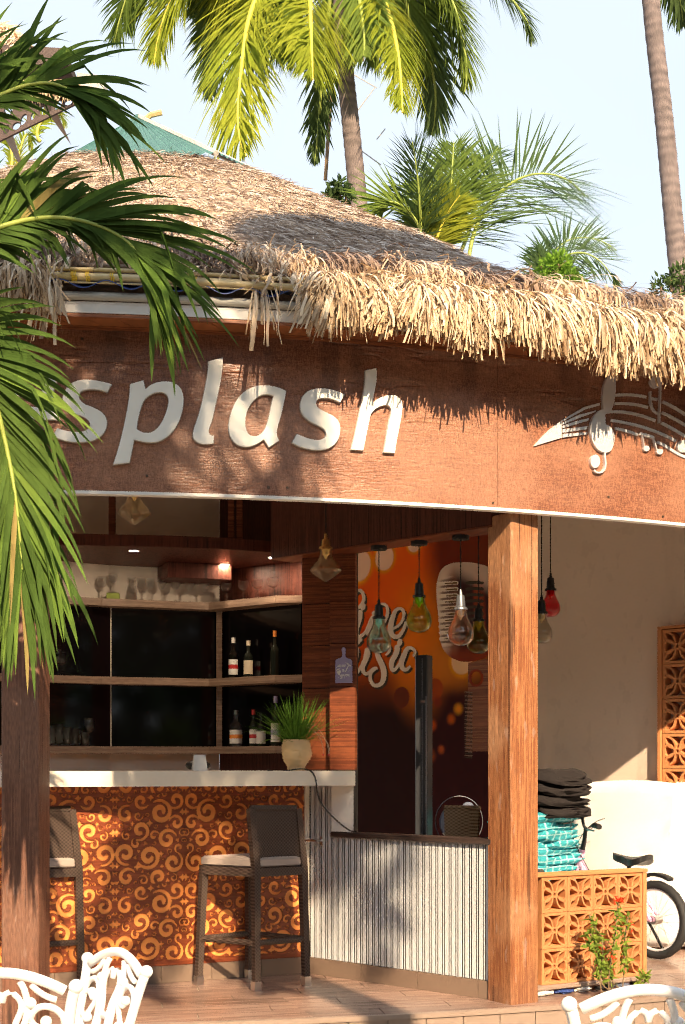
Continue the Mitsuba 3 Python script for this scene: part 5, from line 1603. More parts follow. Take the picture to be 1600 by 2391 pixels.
# ------------------------------------------------------------------ stored cushions, mattress, small table
cdir = -0.75
zz = 0.30
n_c = 0
cushions = []
while zz < 1.13:
    tl = zz < 0.86
    hh = rng.uniform(0.055, 0.075)
    cushions.append((zz, hh, tl))
    zz += hh * 0.93
nt, nd = sum(c[2] for c in cushions), sum(not c[2] for c in cushions)
cc = at(1250, 1950, 9.45)
cnt = [0, 0]
for zz, hh, tl in cushions:
    g = trimesh.creation.icosphere(3, 1.0)
    v = g.vertices
    v = np.sign(v) * np.abs(v) ** np.array([0.42, 0.42, 0.65])
    v = v * [0.225 if tl else 0.27, 0.24, hh / 2 * 1.12] + (meshkit.noise(v * 2.6 + zz * 40, 3)[:, None] - 0.5) * [0.09, 0.07, 0.05]
    v[:, 2] += zz + hh / 2 - 0.02 * np.sin(v[:, 0] * 6 + zz * 9)
    if not tl:
        v[:, 2] -= 0.55 * np.maximum(v[:, 0] - 0.10, 0) ** 1.3
    g = M(v, g.faces)
    g.apply_transform(rot_frame((cc[0] + rng.normal(0, 0.012) + (0 if tl else 0.03), cc[1], 0), cdir + rng.normal(0, 0.08)))
    cnt[tl] += 1
    lab = f'{("", "lowest", "second", "third", "fourth", "fifth", "sixth", "seventh", "eighth", "ninth", "tenth", "eleventh", "twelfth")[cnt[tl]]} {"teal checked" if tl else "black"} cushion from the bottom of the stack behind the sunlit pillar'
    solo('stacked_cushion', lab, 'cushion', g, 'm_cushion_teal' if tl else 'm_cushion_dark', True, 'cushions stacked against the cream wall')
tb_ = thing('side_table', 'small dark table edge showing between the pillar and the breeze planter', 'table')
tc = at(1250, 2036, 8.75)
part(tb_, 'top', box(-0.25, 0.06, -0.1, 0.25, tc[2] - 0.03, tc[2], 0.004, rot_frame((tc[0], tc[1], 0), -0.1)), 'm_wicker')
for dx, dy in ((-0.22, -0.07), (0.03, -0.07), (0.03, 0.22), (-0.22, 0.22)):
    part(tb_, 'leg', box(dx - 0.018, dx + 0.018, dy - 0.018, dy + 0.018, 0.001, tc[2] - 0.03, 0.002, rot_frame((tc[0], tc[1], 0), -0.1)), 'm_wicker')

mt_ = thing('mattress', 'large white mattress leaning on the cream wall behind the bicycle', 'mattress')
p0 = on_line(1330, 1832, AW - 0.42, BW)
ua = float((p0[:2] - m0) @ udir)


def mattress(ua, ub, z0, z1, th_, off):
    r = min(0.085, th_ / 2 - 0.004)
    c = [trimesh.creation.icosphere(2, r).vertices + [x, y, z] for x in (ua + r, ub - r) for y in (-th_ / 2 + r, th_ / 2 - r) for z in (z0 + r, z1 - r)]
    g = trimesh.convex.convex_hull(np.vstack(c))
    g = g.subdivide_to_size(0.06)
    v = g.vertices.copy()
    v[:, 1] += (meshkit.fbm(v * 3.0 + 5, 3, 4) - 0.5) * 0.03 + (v[:, 2] - z0) * 0.10 - off
    uu, ww = (v[:, 0] - (ua + ub) / 2) / (ub - ua), (v[:, 2] - (z0 + z1) / 2) / (z1 - z0)
    v[:, 1] -= 0.07 * np.cos(np.pi * uu) * np.cos(np.pi * ww) + 0.012 * np.sin(26 * ww + 5 * np.sin(6 * uu)) * np.clip(np.abs(uu) * 2 - 0.35, 0, 1)
    v[:, 2] += (meshkit.noise(v * 4.0, 4) - 0.5) * 0.02 + 0.02 * np.cos(np.pi * uu) * (ww > 0.3)
    g = M(v, g.faces)
    g.apply_transform(mm)
    return g


part(mt_, 'front_mattress', mattress(ua, ua + 0.90, 0.02, 1.085, 0.17, 0.30), 'm_mattress', 60)
mt2 = thing('mattress', 'second white mattress behind the first at the right edge of the picture', 'mattress')
part(mt2, 'body', mattress(ua + 0.62, ua + 1.8, 0.02, 1.10, 0.115, 0.145), 'm_mattress', 60)

# ------------------------------------------------------------------ bicycle
bi = thing('bicycle', 'small pink and white bicycle with fat black tyres parked before the white mattress', 'bicycle')
hub = at(1532, 2149, 8.95)
fw = np.array([-0.63, 0.776])                      # towards the front wheel
Rw = 0.246
hubz = Rw + 0.003
mbk = frame((hub[0], hub[1], 0), (fw[0], fw[1], 0))


def bp(x, y, z):
    return trimesh.transform_points(np.array([[x, y, z]], float), mbk)[0]


def bt_(pts, r, s=10):
    return tube(trimesh.transform_points(np.array(pts, float), mbk), r, s)


def wheel(cx, first=True):
    a = np.linspace(0, 2 * np.pi, 41)
    k = part(bi, 'wheel', bt_([(cx, -0.035, hubz), (cx, 0.035, hubz)], 0.028, 14), 'm_chrome')
    c = np.stack([cx + (Rw - 0.027) * np.cos(a), 0 * a, hubz + (Rw - 0.027) * np.sin(a)], 1)
    # torus by hand so that the seam closes
    b = np.linspace(0, 2 * np.pi, 13)[:-1]
    aa_ = a[:-1]
    TA, TB = np.meshgrid(aa_, b, indexing='ij')
    rr_ = Rw - 0.027 + 0.027 * np.cos(TB)
    rr_ = rr_ + np.where(np.cos(TB) > 0.5, np.where((np.arange(40)[:, None] % 2) > 0, 0.0, -0.003), 0)
    v = np.stack([cx + rr_ * np.cos(TA), 0.030 * np.sin(TB), hubz + rr_ * np.sin(TA)], -1).reshape(-1, 3)
    i, j = np.meshgrid(np.arange(40), np.arange(12), indexing='ij')
    ix = lambda p_, q_: ((p_ % 40) * 12 + q_ % 12).ravel()  # noqa: E731
    f = np.vstack([np.stack([ix(i, j), ix(i + 1, j), ix(i + 1, j + 1)], 1), np.stack([ix(i, j), ix(i + 1, j + 1), ix(i, j + 1)], 1)])
    g = M(trimesh.transform_points(v, mbk), f)
    if g.volume < 0:
        g.invert()
    part(k, 'tyre', g, 'm_rubber', 40)
    TA, TB = np.meshgrid(aa_, b, indexing='ij')
    rr_ = Rw - 0.055 + 0.010 * np.cos(TB)
    v = np.stack([cx + rr_ * np.cos(TA), 0.013 * np.sin(TB), hubz + rr_ * np.sin(TA)], -1).reshape(-1, 3)
    g = M(trimesh.transform_points(v, mbk), f)
    if g.volume < 0:
        g.invert()
    part(k, 'rim', g, 'm_silver', True)
    for s in range(20):
        a0 = s * 2 * np.pi / 20
        part(k, 'spoke', bt_([(cx + 0.025 * math.cos(a0 + 0.5 * (-1) ** s), 0.02 * (-1) ** s, hubz + 0.025 * math.sin(a0 + 0.5 * (-1) ** s)), (cx + (Rw - 0.06) * math.cos(a0), 0, hubz + (Rw - 0.06) * math.sin(a0))], 0.0013, 5), 'm_metal')


wheel(0.0)
wheel(0.80)
part(bi, 'frame', cat([bt_([(0.0, 0.05, hubz), (0.12, 0.035, hubz + 0.13), (0.235, 0.0, hubz + 0.22)], 0.011), bt_([(0.0, -0.05, hubz), (0.12, -0.035, hubz + 0.13), (0.235, 0.0, hubz + 0.22)], 0.011), bt_([(0.0, 0.05, hubz), (0.30, 0.03, hubz + 0.01)], 0.011), bt_([(0.0, -0.05, hubz), (0.30, -0.03, hubz + 0.01)], 0.011), bt_([(0.30, 0, hubz), (0.225, 0, 0.52)], 0.017), bt_([(0.30, 0, hubz), (0.45, 0, 0.36), (0.60, 0, 0.55), (0.63, 0, 0.60)], 0.024)]), 'm_pink', 40)
part(bi, 'head_tube', bt_([(0.645, 0, 0.50), (0.60, 0, 0.66)], 0.022), 'm_pink', 40)
part(bi, 'fork', cat([bt_([(0.645, 0, 0.50), (0.66, 0.045, 0.46), (0.80, 0.045, hubz)], 0.012), bt_([(0.645, 0, 0.50), (0.66, -0.045, 0.46), (0.80, -0.045, hubz)], 0.012)]), 'm_silver', 40)
part(bi, 'stem', bt_([(0.60, 0, 0.66), (0.583, 0, 0.72), (0.572, 0, 0.80)], [0.017, 0.014, 0.013]), 'm_black', 40)
hbm = np.array([[math.cos(0.95), -math.sin(0.95), 0, 0.572], [math.sin(0.95), math.cos(0.95), 0, 0], [0, 0, 1, 0.80], [0, 0, 0, 1]])


def hbt(pts, r, s=10):
    q = np.array(pts, float) - [0.572, 0, 0.80]
    q[:, 2] += -0.16 * q[:, 1]
    return tube(trimesh.transform_points(trimesh.transform_points(q, hbm), mbk), r, s)


hb_ = part(bi, 'handlebar', hbt(spline(np.array([(0.55, 0.25, 0.86), (0.56, 0.16, 0.85), (0.57, 0.05, 0.80), (0.572, 0, 0.80), (0.57, -0.05, 0.80), (0.56, -0.16, 0.85), (0.55, -0.25, 0.86)]), 30), 0.0105), 'm_dark_metal', True)
for s in (-1, 1):
    part(hb_, 'grip', hbt([(0.558, 0.18 * s, 0.853), (0.548, 0.27 * s, 0.862)], 0.018), 'm_black', 40)
    part(bi, 'brake_lever', hbt([(0.55, 0.13 * s, 0.84), (0.60, 0.17 * s, 0.825), (0.575, 0.24 * s, 0.83)], 0.006, 6), 'm_chrome')
part(bi, 'brake_cable', bt_(spline(np.array([(0.54, -0.15, 0.86), (0.66, -0.10, 0.78), (0.68, -0.02, 0.64), (0.64, 0.02, 0.52)]), 20), 0.003, 6), 'm_black')
part(bi, 'brake_cable', bt_(spline(np.array([(0.54, 0.15, 0.86), (0.63, 0.06, 0.74), (0.58, 0.02, 0.60), (0.46, 0.02, 0.40)]), 20), 0.003, 6), 'm_black')
sd = sm([(-0.145, 0), (-0.13, 0.062), (-0.08, 0.078), (-0.02, 0.06), (0.05, 0.026), (0.125, 0.018), (0.14, 0), (0.125, -0.018), (0.05, -0.026), (-0.02, -0.06), (-0.08, -0.078), (-0.13, -0.062)])
gl = extrude(sd, 0.03)
gl = gl.subdivide().subdivide()
v = gl.vertices.copy()
v[:, 2] = v[:, 2] + 0.02 * (np.abs(v[:, 0]) / 0.14) ** 2 - np.where(v[:, 2] < 0.01, 0.02 * (1 - np.abs(v[:, 0]) / 0.2), 0) - 0.2 * v[:, 1] ** 2 / 0.08
gl = M(v + [0.20, 0, 0.60], gl.faces)
gl.apply_transform(mbk)
part(bi, 'saddle', gl, 'm_black', 50)
part(bi, 'seat_post', bt_([(0.225, 0, 0.50), (0.205, 0, 0.605)], 0.013), 'm_black', 40)
aa_ = np.linspace(0.15, 1.75, 16)
part(bi, 'mudguard', cat([bt_(np.stack([-(Rw + 0.035) * np.cos(aa_ + 1.0) - 0.0, 0 * aa_ + o_, hubz + (Rw + 0.035) * np.sin(aa_ + 1.0)], 1), 0.012, 6) for o_ in (-0.018, 0.0, 0.018)]), 'm_black', True)
part(bi, 'chain_guard', bt_([(0.02, -0.055, hubz + 0.01), (0.32, -0.06, hubz + 0.01)], 0.022), 'm_white', True)
part(bi, 'crank', cat([bt_([(0.30, -0.07, hubz), (0.36, -0.075, hubz - 0.12)], 0.01), bt_([(0.30, 0.07, hubz), (0.24, 0.075, hubz + 0.12)], 0.01), bt_([(0.36, -0.08, hubz - 0.12), (0.36, -0.15, hubz - 0.12)], 0.016), bt_([(0.24, 0.08, hubz + 0.12), (0.24, 0.15, hubz + 0.12)], 0.016)]), 'm_black', 40)
part(bi, 'kickstand', bt_([(0.10, -0.05, hubz - 0.02), (0.03, -0.14, 0.012)], 0.009), 'm_black', 40)

# ------------------------------------------------------------------ white cast garden chairs
def cast_chair():
    """Returns {part: mesh}; local x across, y towards the front of the seat, z up from the ground; the back leans towards -y."""
    out = {}
    hw = 0.205
    rec = 0.27

    def bk(x, z):
        return (x, -0.02 - (z - 0.42) * rec, z)

    def rod(pts2, r, n=14):
        pts2 = np.array(pts2, float)
        s = spline(pts2, n) if len(pts2) > 2 else pts2
        return tube([bk(*q) for q in s], r, 8)

    top = [(x, 0.80 + 0.068 * math.cos(x / hw * math.pi / 2) ** 0.9 if abs(x) < hw else 0.80) for x in np.linspace(-hw * 0.93, hw * 0.93, 17)]
    out['top_rail'] = (tube([bk(*q) for q in top], 0.017, 10), True)
    for s in (-1, 1):
        out[f'side_post{s}'] = (rod([(s * hw * 0.82, 0.42), (s * hw * 0.92, 0.60), (s * hw, 0.74), (s * hw * 1.06, 0.80), (s * hw * 1.10, 0.822)], 0.018), True)
        b = trimesh.creation.icosphere(2, 0.023)
        b.apply_translation(bk(s * hw * 1.10, 0.822))
        out[f'post_scroll{s}'] = (b, True)
    lat = []
    for s in (-1, 1):
        lat += [rod([(0, 0.50), (s * 0.03, 0.62), (s * 0.035, 0.70), (s * 0.055, 0.775), (s * 0.022, 0.805), (0, 0.775)], 0.010, 22),
                rod([(s * 0.055, 0.84), (s * 0.075, 0.76), (s * 0.035, 0.66), (0, 0.64)], 0.011, 18),
                rod([(s * 0.185, 0.70), (s * 0.15, 0.755), (s * 0.10, 0.75), (s * 0.085, 0.71), (s * 0.11, 0.69), (s * 0.13, 0.71)], 0.011, 22),
                rod([(s * 0.19, 0.66), (s * 0.12, 0.64), (s * 0.075, 0.69), (s * 0.06, 0.60), (s * 0.11, 0.55), (s * 0.15, 0.60), (s * 0.12, 0.62)], 0.010, 26),
                rod([(s * 0.175, 0.55), (s * 0.10, 0.50), (s * 0.03, 0.56), (s * 0.02, 0.46), (0, 0.43)], 0.011, 20),
                rod([(s * 0.165, 0.46), (s * 0.10, 0.44), (s * 0.05, 0.49)], 0.010, 12),
                rod([(s * 0.165, 0.78), (s * 0.12, 0.80), (s * 0.09, 0.83)], 0.010, 10)]
        for q in ((s * 0.13, 0.71), (s * 0.12, 0.62), (s * 0.085, 0.77)):
            b = trimesh.creation.icosphere(2, 0.018)
            b.apply_translation(bk(*q))
            lat.append(b)
    lat.append(rod([(-0.17, 0.425), (0.17, 0.425)], 0.012))
    out['lattice'] = (cat(lat), True)
    aa = np.linspace(0, 2 * np.pi, 33)[:-1]
    disc = Polygon(np.stack([0.215 * np.cos(aa), 0.20 + 0.215 * np.sin(aa)], 1))
    holes = [Point(0.13 * math.cos(a), 0.20 + 0.13 * math.sin(a)).buffer(0.035) for a in np.arange(8) * np.pi / 4] + [Point(0.05 * math.cos(a), 0.20 + 0.05 * math.sin(a)).buffer(0.014) for a in np.arange(6) * np.pi / 3]
    out['seat'] = (extrude(disc.difference(unary_union(holes)), 0.022, frame((0, 0, 0.408), (1, 0, 0))), False)
    for sx, sy, nm in ((-1, -1, 'a'), (1, -1, 'b'), (-1, 1, 'c'), (1, 1, 'd')):
        x, y = sx * 0.15, 0.20 + sy * 0.15
        out['leg' + nm] = (tube(spline(np.array([(x, y, 0.41), (x * 1.15, 0.2 + (y - 0.2) * 1.15, 0.30), (x * 1.0, 0.2 + (y - 0.2) * 1.0, 0.15), (x * 1.35, 0.2 + (y - 0.2) * 1.35, 0.012)]), 14), np.linspace(0.018, 0.013, 14), 8), True)
    return out


proto = cast_chair()


def place_chair(x, y, ang, label, sc=1.0):
    k = thing('garden_chair', label, 'chair', 'white cast metal garden chairs in the foreground')
    m_ = rot_frame((x, y, -0.299), ang)
    m_[:3, :3] *= sc
    for nm, (g, sm_) in proto.items():
        g = g.copy()
        g.apply_transform(m_)
        part(k, nm.rstrip('-1abcd') if nm.startswith(('leg', 'side', 'post')) else nm, g, 'm_cast', sm_)


pA = at(20, 2312, 4.55)
place_chair(pA[0], pA[1], math.radians(4), 'white cast garden chair back cut off by the lower left corner')
pB = at(1500, 2310, 4.22)
place_chair(pB[0], pB[1], math.radians(-3), 'white cast garden chair back with heart shaped lattice at the lower right')
pC = at(312, 2230, 5.05)
place_chair(pC[0] - 0.17, pC[1] - 0.02, math.radians(127), 'white cast garden chair turned sideways, second from the left in the foreground', 0.97)

# ------------------------------------------------------------------ palms and other plants
def frond_geo(pts, n, Lf, a0, a1, w, droop, side, seed, k=6, both=True, jit=0.12, fold=0.25, up=0.0, start=0.08, len_var=0.12, low=None):
    """Leaflets along a rachis. pts: 3-D control points; side: hint of the frond's flat direction."""
    r_ = np.random.default_rng(seed)
    C = spline(np.array(pts), 60)
    t = np.repeat(np.linspace(start, 0.995, n), 2 if both else 1)
    t = np.clip(t + r_.normal(0, 0.003, len(t)), 0, 1)
    sg = np.tile([-1.0, 1.0], n) if both else np.ones(n)
    idx = t * 59
    i0 = np.minimum(idx.astype(int), 58)
    fr = (idx - i0)[:, None]
    b = C[i0] * (1 - fr) + C[i0 + 1] * fr
    tg = unit(C[i0 + 1] - C[i0])
    s = np.asarray(side, float)
    s = unit(s - tg * (tg @ s)[:, None])
    nn = np.cross(tg, s)
    a = np.radians(a0 + (a1 - a0) * t) + r_.normal(0, jit, len(t))
    d = tg * np.cos(a)[:, None] + s * (sg * np.sin(a))[:, None] + nn * (up + r_.normal(0, jit, len(t)))[:, None]
    L = Lf(t) * (1 + r_.normal(0, len_var, len(t)))
    if low:
        L = np.where(sg < 0, L * np.interp(t, [0, low[0], 1], [low[1], low[1], 1]), L)
    P = leaf_paths(b, d, L, droop * (1 + r_.normal(0, 0.25, len(t))), k, kink=np.where(r_.random(len(t)) < 0.35, r_.uniform(0.4, 2.2, len(t)), 0.0) if k >= 9 else None)
    S = unit(nn * 0.25 + np.cross(d, nn) + r_.normal(0, 0.12, d.shape))
    W = leaf_width(k, w * r_.uniform(0.75, 1.15, len(t)))
    return C, P, W, np.repeat(S[:, None], k, 1), t


def far_palm(name, label, trunk_px, crown, fronds, D, leafw=0.028, L=0.62, trunk_r=(0.16, 0.14), n=64, seed=0, droop=1.5, a0=52, a1=18, sides=None, stalk=1.0):
    k = thing(name, label, 'palm tree')
    if trunk_px is not None:
        pts = spline(np.array([at(*q) for q in trunk_px]), 60)
        rad = np.linspace(*trunk_r, 60) * (1 + 0.035 * np.sin(np.arange(60) * 2.6))
        part(k, 'trunk', tube(pts, rad, 14), 'm_trunk', 50)
    for i, (px_, mt, lscale, dd) in enumerate(fronds):
        pts = [at(x, y, D + dd * (j / max(len(px_) - 1, 1))) for j, (x, y) in enumerate(px_)]
        if crown is not None:
            pts = [at(*crown)] + pts
        side = sides or ((0.75, 0.65, 0.15) if i % 2 else (0.85, -0.5, 0.1))
        st = 0.30 if crown is not None else 0.12
        C, P, W, S, t = frond_geo(pts, n, lambda t: L * lscale * np.sin(np.clip((t - 0.02) * 0.92 + 0.12, 0, 1) * np.pi) ** 0.55, a0, a1, leafw, droop, side, seed + i, 5, start=st)
        v, f = ribbons(P, W, S)
        fk = part(k, 'frond', M(v, f), mt)
        part(fk, 'rachis', tube(C, np.linspace(0.035, 0.008, 60) * stalk * L / 0.62, 6), 'm_rachis_yellow' if mt == 'm_palm_yellow' else 'm_rachis', True)
    return k


far_palm('coconut_palm', 'tall coconut palm with yellow green drooping fronds at the top centre', [(840, 500, 24.8), (832, 420, 24.8), (815, 250, 24.8), (800, 90, 24.8), (797, -20, 24.8), (800, -150, 24.8)], (800, -170, 24.8), [
    ([(690, -110), (597, 0), (571, 102), (560, 204), (556, 286), (575, 365)], 'm_palm_yellow', 1.25, -1.5),
    ([(745, -100), (724, 0), (727, 90), (730, 185)], 'm_palm_yellow', 1.15, -2.0),
    ([(600, -190), (460, -90), (400, 0), (372, 80), (360, 150)], 'm_palm_yellow', 1.0, 0.5),
    ([(560, -200), (400, -130), (310, -40), (275, 60), (262, 110)], 'm_palm_green', 1.0, 0.5),
    ([(650, -150), (545, -40), (510, 60), (490, 160), (488, 235)], 'm_palm_dark', 0.8, 1.5),
    ([(660, -130), (610, -30), (590, 60), (600, 160)], 'm_palm_green', 1.1, 1.0),
    ([(780, -60), (765, 60), (752, 200), (735, 388)], 'm_palm_dark', 0.62, 0.8),
    ([(850, -100), (900, 10), (925, 100), (937, 200), (940, 262)], 'm_palm_yellow', 0.85, -1.6),
    ([(870, -130), (968, 0), (1004, 128), (1018, 230), (1008, 315)], 'm_palm_dark', 0.85, 1.2),
    ([(900, -150), (1020, -40), (1070, 60), (1088, 140), (1085, 215)], 'm_palm_green', 0.85, 0.5),
    ([(860, -120), (940, -20), (960, 60), (975, 150)], 'm_palm_green', 1.0, 0.6),
    ([(950, -200), (1090, -110), (1178, -20), (1225, 40), (1240, 108)], 'm_palm_dark', 0.8, 0.5),
    ([(820, -90), (840, 0), (850, 70), (850, 130)], 'm_palm_green', 0.85, -1.0),
    ([(690, -160), (520, -100), (470, -30), (450, 40)], 'm_palm_green', 0.95, 1.2),
    ([(620, -140), (540, -60), (525, 20), (535, 110)], 'm_palm_yellow', 0.9, 0.8),
    ([(700, -120), (650, -50), (640, 30), (655, 120)], 'm_palm_dark', 1.0, 0.9),
    ([(760, -110), (700, -40), (680, 40), (690, 140)], 'm_palm_green', 0.8, 0.5),
    ([(840, -110), (870, -30), (880, 60), (870, 150)], 'm_palm_green', 0.8, 0.9),
    ([(560, -170), (430, -80), (330, 0), (300, 80)], 'm_palm_green', 0.95, 1.0),
    ([(880, -160), (990, -90), (1050, -10), (1075, 70)], 'm_palm_green', 0.8, -0.4),
    ([(640, -120), (560, -40), (500, 40), (470, 110)], 'm_palm_green', 0.8, 1.6),
    ([(830, -130), (800, -20), (790, 60)], 'm_palm_dark', 0.8, 1.4)], 24.8, leafw=0.021, L=1.2, seed=40, n=120)
far_palm('coconut_palm', 'leaning bare grey brown palm trunk at the right edge with a frond tip beside it', [(1612, 800, 22), (1597, 714, 22), (1570, 480, 22), (1548, 250, 22), (1524, 40, 22), (1516, -60, 22), (1510, -160, 22)], (1510, -170, 22), [
    ([(1545, -120), (1580, -40), (1592, 20), (1596, 62)], 'm_palm_dark', 0.9, 0.5), ([(1560, -150), (1640, -80), (1680, 0)], 'm_palm_green', 0.9, 0.5), ([(1440, -230), (1380, -200), (1330, -150)], 'm_palm_green', 0.9, 0.5)], 22, leafw=0.022, L=0.6, trunk_r=(0.152, 0.128), seed=80)
far_palm('young_palm', 'young palm with arching blue green fronds behind the roof slope', None, None, [
    ([(1096, 600), (1127, 500), (1178, 439), (1239, 408), (1310, 413), (1366, 459)], 'm_palm_dark', 1.15, 0.6),
    ([(1050, 600), (1058, 470), (1095, 410), (1135, 385)], 'm_palm_green', 0.85, 0.5),
    ([(1045, 600), (1052, 470), (1060, 330)], 'm_palm_green', 0.7, 0.3),
    ([(983, 580), (980, 459), (963, 330)], 'm_palm_dark', 0.7, -0.4),
    ([(990, 590), (968, 510), (920, 472), (876, 495)], 'm_palm_green', 0.75, -0.2),
    ([(1030, 600), (1020, 500), (1000, 410)], 'm_palm_green', 0.6, 0.3),
    ([(1070, 600), (1100, 520), (1120, 440), (1165, 340)], 'm_palm_dark', 0.7, 1.0),
    ([(1010, 600), (1035, 520), (1075, 455)], 'm_palm_yellow', 0.5, -0.3),
    ([(1000, 600), (1010, 540), (990, 480)], 'm_palm_green', 0.6, 0.0)], 17, leafw=0.0125, L=1.02, seed=120, n=64, droop=0.5, a0=72, a1=36, sides=(-0.45, 0.35, 0.8), stalk=0.45)
far_palm('young_palm', 'small dark palm top over the far right end of the thatch', None, None, [
    ([(1255, 690), (1285, 600), (1330, 560), (1390, 558), (1440, 585)], 'm_palm_dark', 0.75, 0.4),
    ([(1260, 690), (1300, 610), (1360, 590), (1420, 630), (1440, 670)], 'm_palm_dark', 0.75, -0.3),
    ([(1262, 690), (1268, 620), (1262, 570)], 'm_palm_dark', 0.5, 0.2), ([(1262, 690), (1310, 640), (1360, 650), (1390, 690)], 'm_palm_green', 0.6, 0.2)], 21, leafw=0.013, L=0.85, seed=150, n=50, droop=0.7, a0=70, a1=32, sides=(-0.4, 0.4, 0.8), stalk=0.45)


def leafy(name, label, blobs, D, n, lsz, mt, seed, cat_='tree'):
    r_ = np.random.default_rng(seed)
    k = thing(name, label, cat_)
    B, Dv = [], []
    for x, y, r in blobs:
        c_ = at(x, y, D)
        q = r_.normal(0, 1, (int(n * r * r / 900), 3))
        q = unit(q) * (r_.uniform(0, 1, len(q)) ** 0.45)[:, None] * r * D / F
        B.append(c_ + q)
        Dv.append(unit(q + r_.normal(0, 0.05, q.shape) + [0, 0, 0.02]))
        part(k, 'branch', tube([c_ - [0, 0, r * D / F * 2.2], c_], 0.02, 5), 'm_stem')
    B, Dv = np.vstack(B), np.vstack(Dv)
    m_ = len(B)
    P = leaf_paths(B, Dv, r_.uniform(0.6, 1.2, m_) * lsz, r_.uniform(0.2, 1.2, m_), 4)
    S = unit(np.cross(Dv, r_.normal(0, 1, Dv.shape)))
    v, f = ribbons(P, leaf_width(4, np.full(m_, lsz * 0.22), 0.3), np.repeat(S[:, None], 4, 1))
    part(k, 'crown', M(v, f), mt, kind='stuff')


leafy('leafy_tree', 'bright green leafy treetop in front of the small dark palm', [(1285, 625, 26), (1305, 610, 24), (1320, 650, 28), (1345, 665, 24), (1280, 660, 26), (1350, 690, 20)], 20, 260, 0.09, 'm_tree', 201)
leafy('leafy_tree', 'sparse dark green twigs in front of the leaning palm trunk at the right edge', [(1590, 640, 26), (1545, 668, 24), (1568, 650, 14), (1600, 665, 24), (1530, 680, 10)], 19, 130, 0.09, 'm_palm_dark', 202)
leafy('leafy_tree', 'small dark green treetop at the foot of the tall coconut palm', [(782, 445, 18), (795, 430, 14), (808, 455, 20), (775, 465, 16)], 23, 240, 0.12, 'm_palm_dark', 203)
far_palm('young_palm', 'hazy yellowish palm fronds far behind the brown fretwork eave', None, None, [([(40, 400), (50, 340), (60, 315), (75, 370)], 'm_palm_yellow', 0.6, 0.2), ([(95, 330), (110, 270), (130, 262), (150, 300)], 'm_palm_yellow', 0.6, 0.2), ([(20, 420), (18, 330), (-10, 300)], 'm_palm_yellow', 0.6, 0.2)], 40, leafw=0.03, L=0.9, seed=170, n=30)

# thin wires between the palm trunks
wires = thing('overhead_wires', 'thin overhead wires with short crossarm beside the palm trunk', 'wires')
for a, b in (((818, 120), (878, 116)), ((816, 140), (850, 138)), ((820, 170), (880, 205)), ((875, 205), (830, 265)), ((835, 345), (890, 385)), ((880, 325), (900, 300)), ((780, 120), (760, 420))):
    part(wires, 'wire', tube([at(*a, 28), at(*b, 28)], 0.04 if a[1] < 150 else 0.010, 6), 'm_stem' if a[1] < 150 else 'm_pipe')

# neighbouring building: brown fretwork eave with thatch above, at the far left
nb_ = thing('neighbour_eave', 'dark brown fretwork eave board of a neighbouring thatched building at the upper left', 'eave')
ED = 17.5


def vplane(pts, d=ED):
    return [tuple(at(x, y, d)[[0, 2]]) for x, y in pts]


fret = Polygon(vplane([(-90, 232), (0, 212), (60, 200), (187, 206), (187, 239), (0, 330), (-90, 372)]))
for x_, y_, rx, ry in ((-20, 320, 7, 10), (16, 304, 7, 11), (39, 295, 9, 9), (56, 280, 7, 13), (78, 271, 5, 10), (107, 257, 14, 13), (136, 246, 8, 12), (160, 240, 9, 7), (20, 258, 10, 14), (52, 240, 12, 10)):
    fret = fret.difference(Polygon(vplane([(x_ + rx * math.cos(q) + 0.3 * ry * math.sin(q), y_ - ry * math.sin(q)) for q in np.linspace(0, 6.2, 14)])))
mv = np.array([[1, 0, 0, 0], [0, 0, -1, ED + 0.02], [0, 1, 0, 0], [0, 0, 0, 1.0]])
part(nb_, 'fretwork', extrude(fret, 0.04, mv), 'm_fret')
part(nb_, 'soffit', extrude(Polygon(vplane([(-90, 200), (60, 192), (187, 200), (187, 222), (-90, 285)], ED + 1.2)), 0.9, mv @ np.array([[1, 0, 0, 0], [0, 1, 0, 0], [0, 0, 1, -1.1], [0, 0, 0, 1.0]])), 'm_fret')
part(nb_, 'post', extrude(Polygon(vplane([(186, 185), (248, 192), (248, 232), (186, 240)], ED + 0.5)), 0.3, mv @ np.array([[1, 0, 0, 0], [0, 1, 0, 0], [0, 0, 1, -0.6], [0, 0, 0, 1.0]])), 'm_pipe')
EA, EB = at(-30, 205, ED), at(187, 203, ED)
EL, ex, ez_ = np.linalg.norm(EB - EA), unit(EB - EA), np.array([0, 0, 1.0])
r_ = np.random.default_rng(66)
n = 420
u_ = r_.uniform(0.3, 1.0, n)
b_ = EA + np.outer(u_ * EL, ex) + np.outer(0.02 + r_.uniform(-0.03, 0.05, n), ez_) + np.array([0, -0.06, 0])
d_ = unit(r_.normal(0, 0.25, (n, 3)) + [0, -0.2, -1])
v, f = ribbons(leaf_paths(b_, d_, r_.uniform(0.08, 0.26, n), np.full(n, 0.3), 4), leaf_width(4, r_.uniform(0.008, 0.02, n), 0.7), np.repeat(unit(np.cross(d_, [0, 1, 0]))[:, None], 4, 1))
part(nb_, 'thatch_fringe', M(v, f), 'm_fringe', kind='stuff')
n = 3500
th0 = [at(-60, 190, ED + 0.3), at(60, 94, ED + 0.3), at(-60, 30, 19.5)]
w3 = r_.dirichlet([1, 1, 1], n)
b_ = w3 @ np.array(th0)
part(nb_, 'thatch', M(np.array(th0 + [th0[0] + [0, 3, 0], th0[1] + [0, 3, 0]]), [[0, 1, 2], [1, 4, 2], [0, 2, 3]]), 'm_thatch')
d_ = unit(r_.normal(0, 0.25, (n, 3)) + [0.4, -0.3, -0.6])
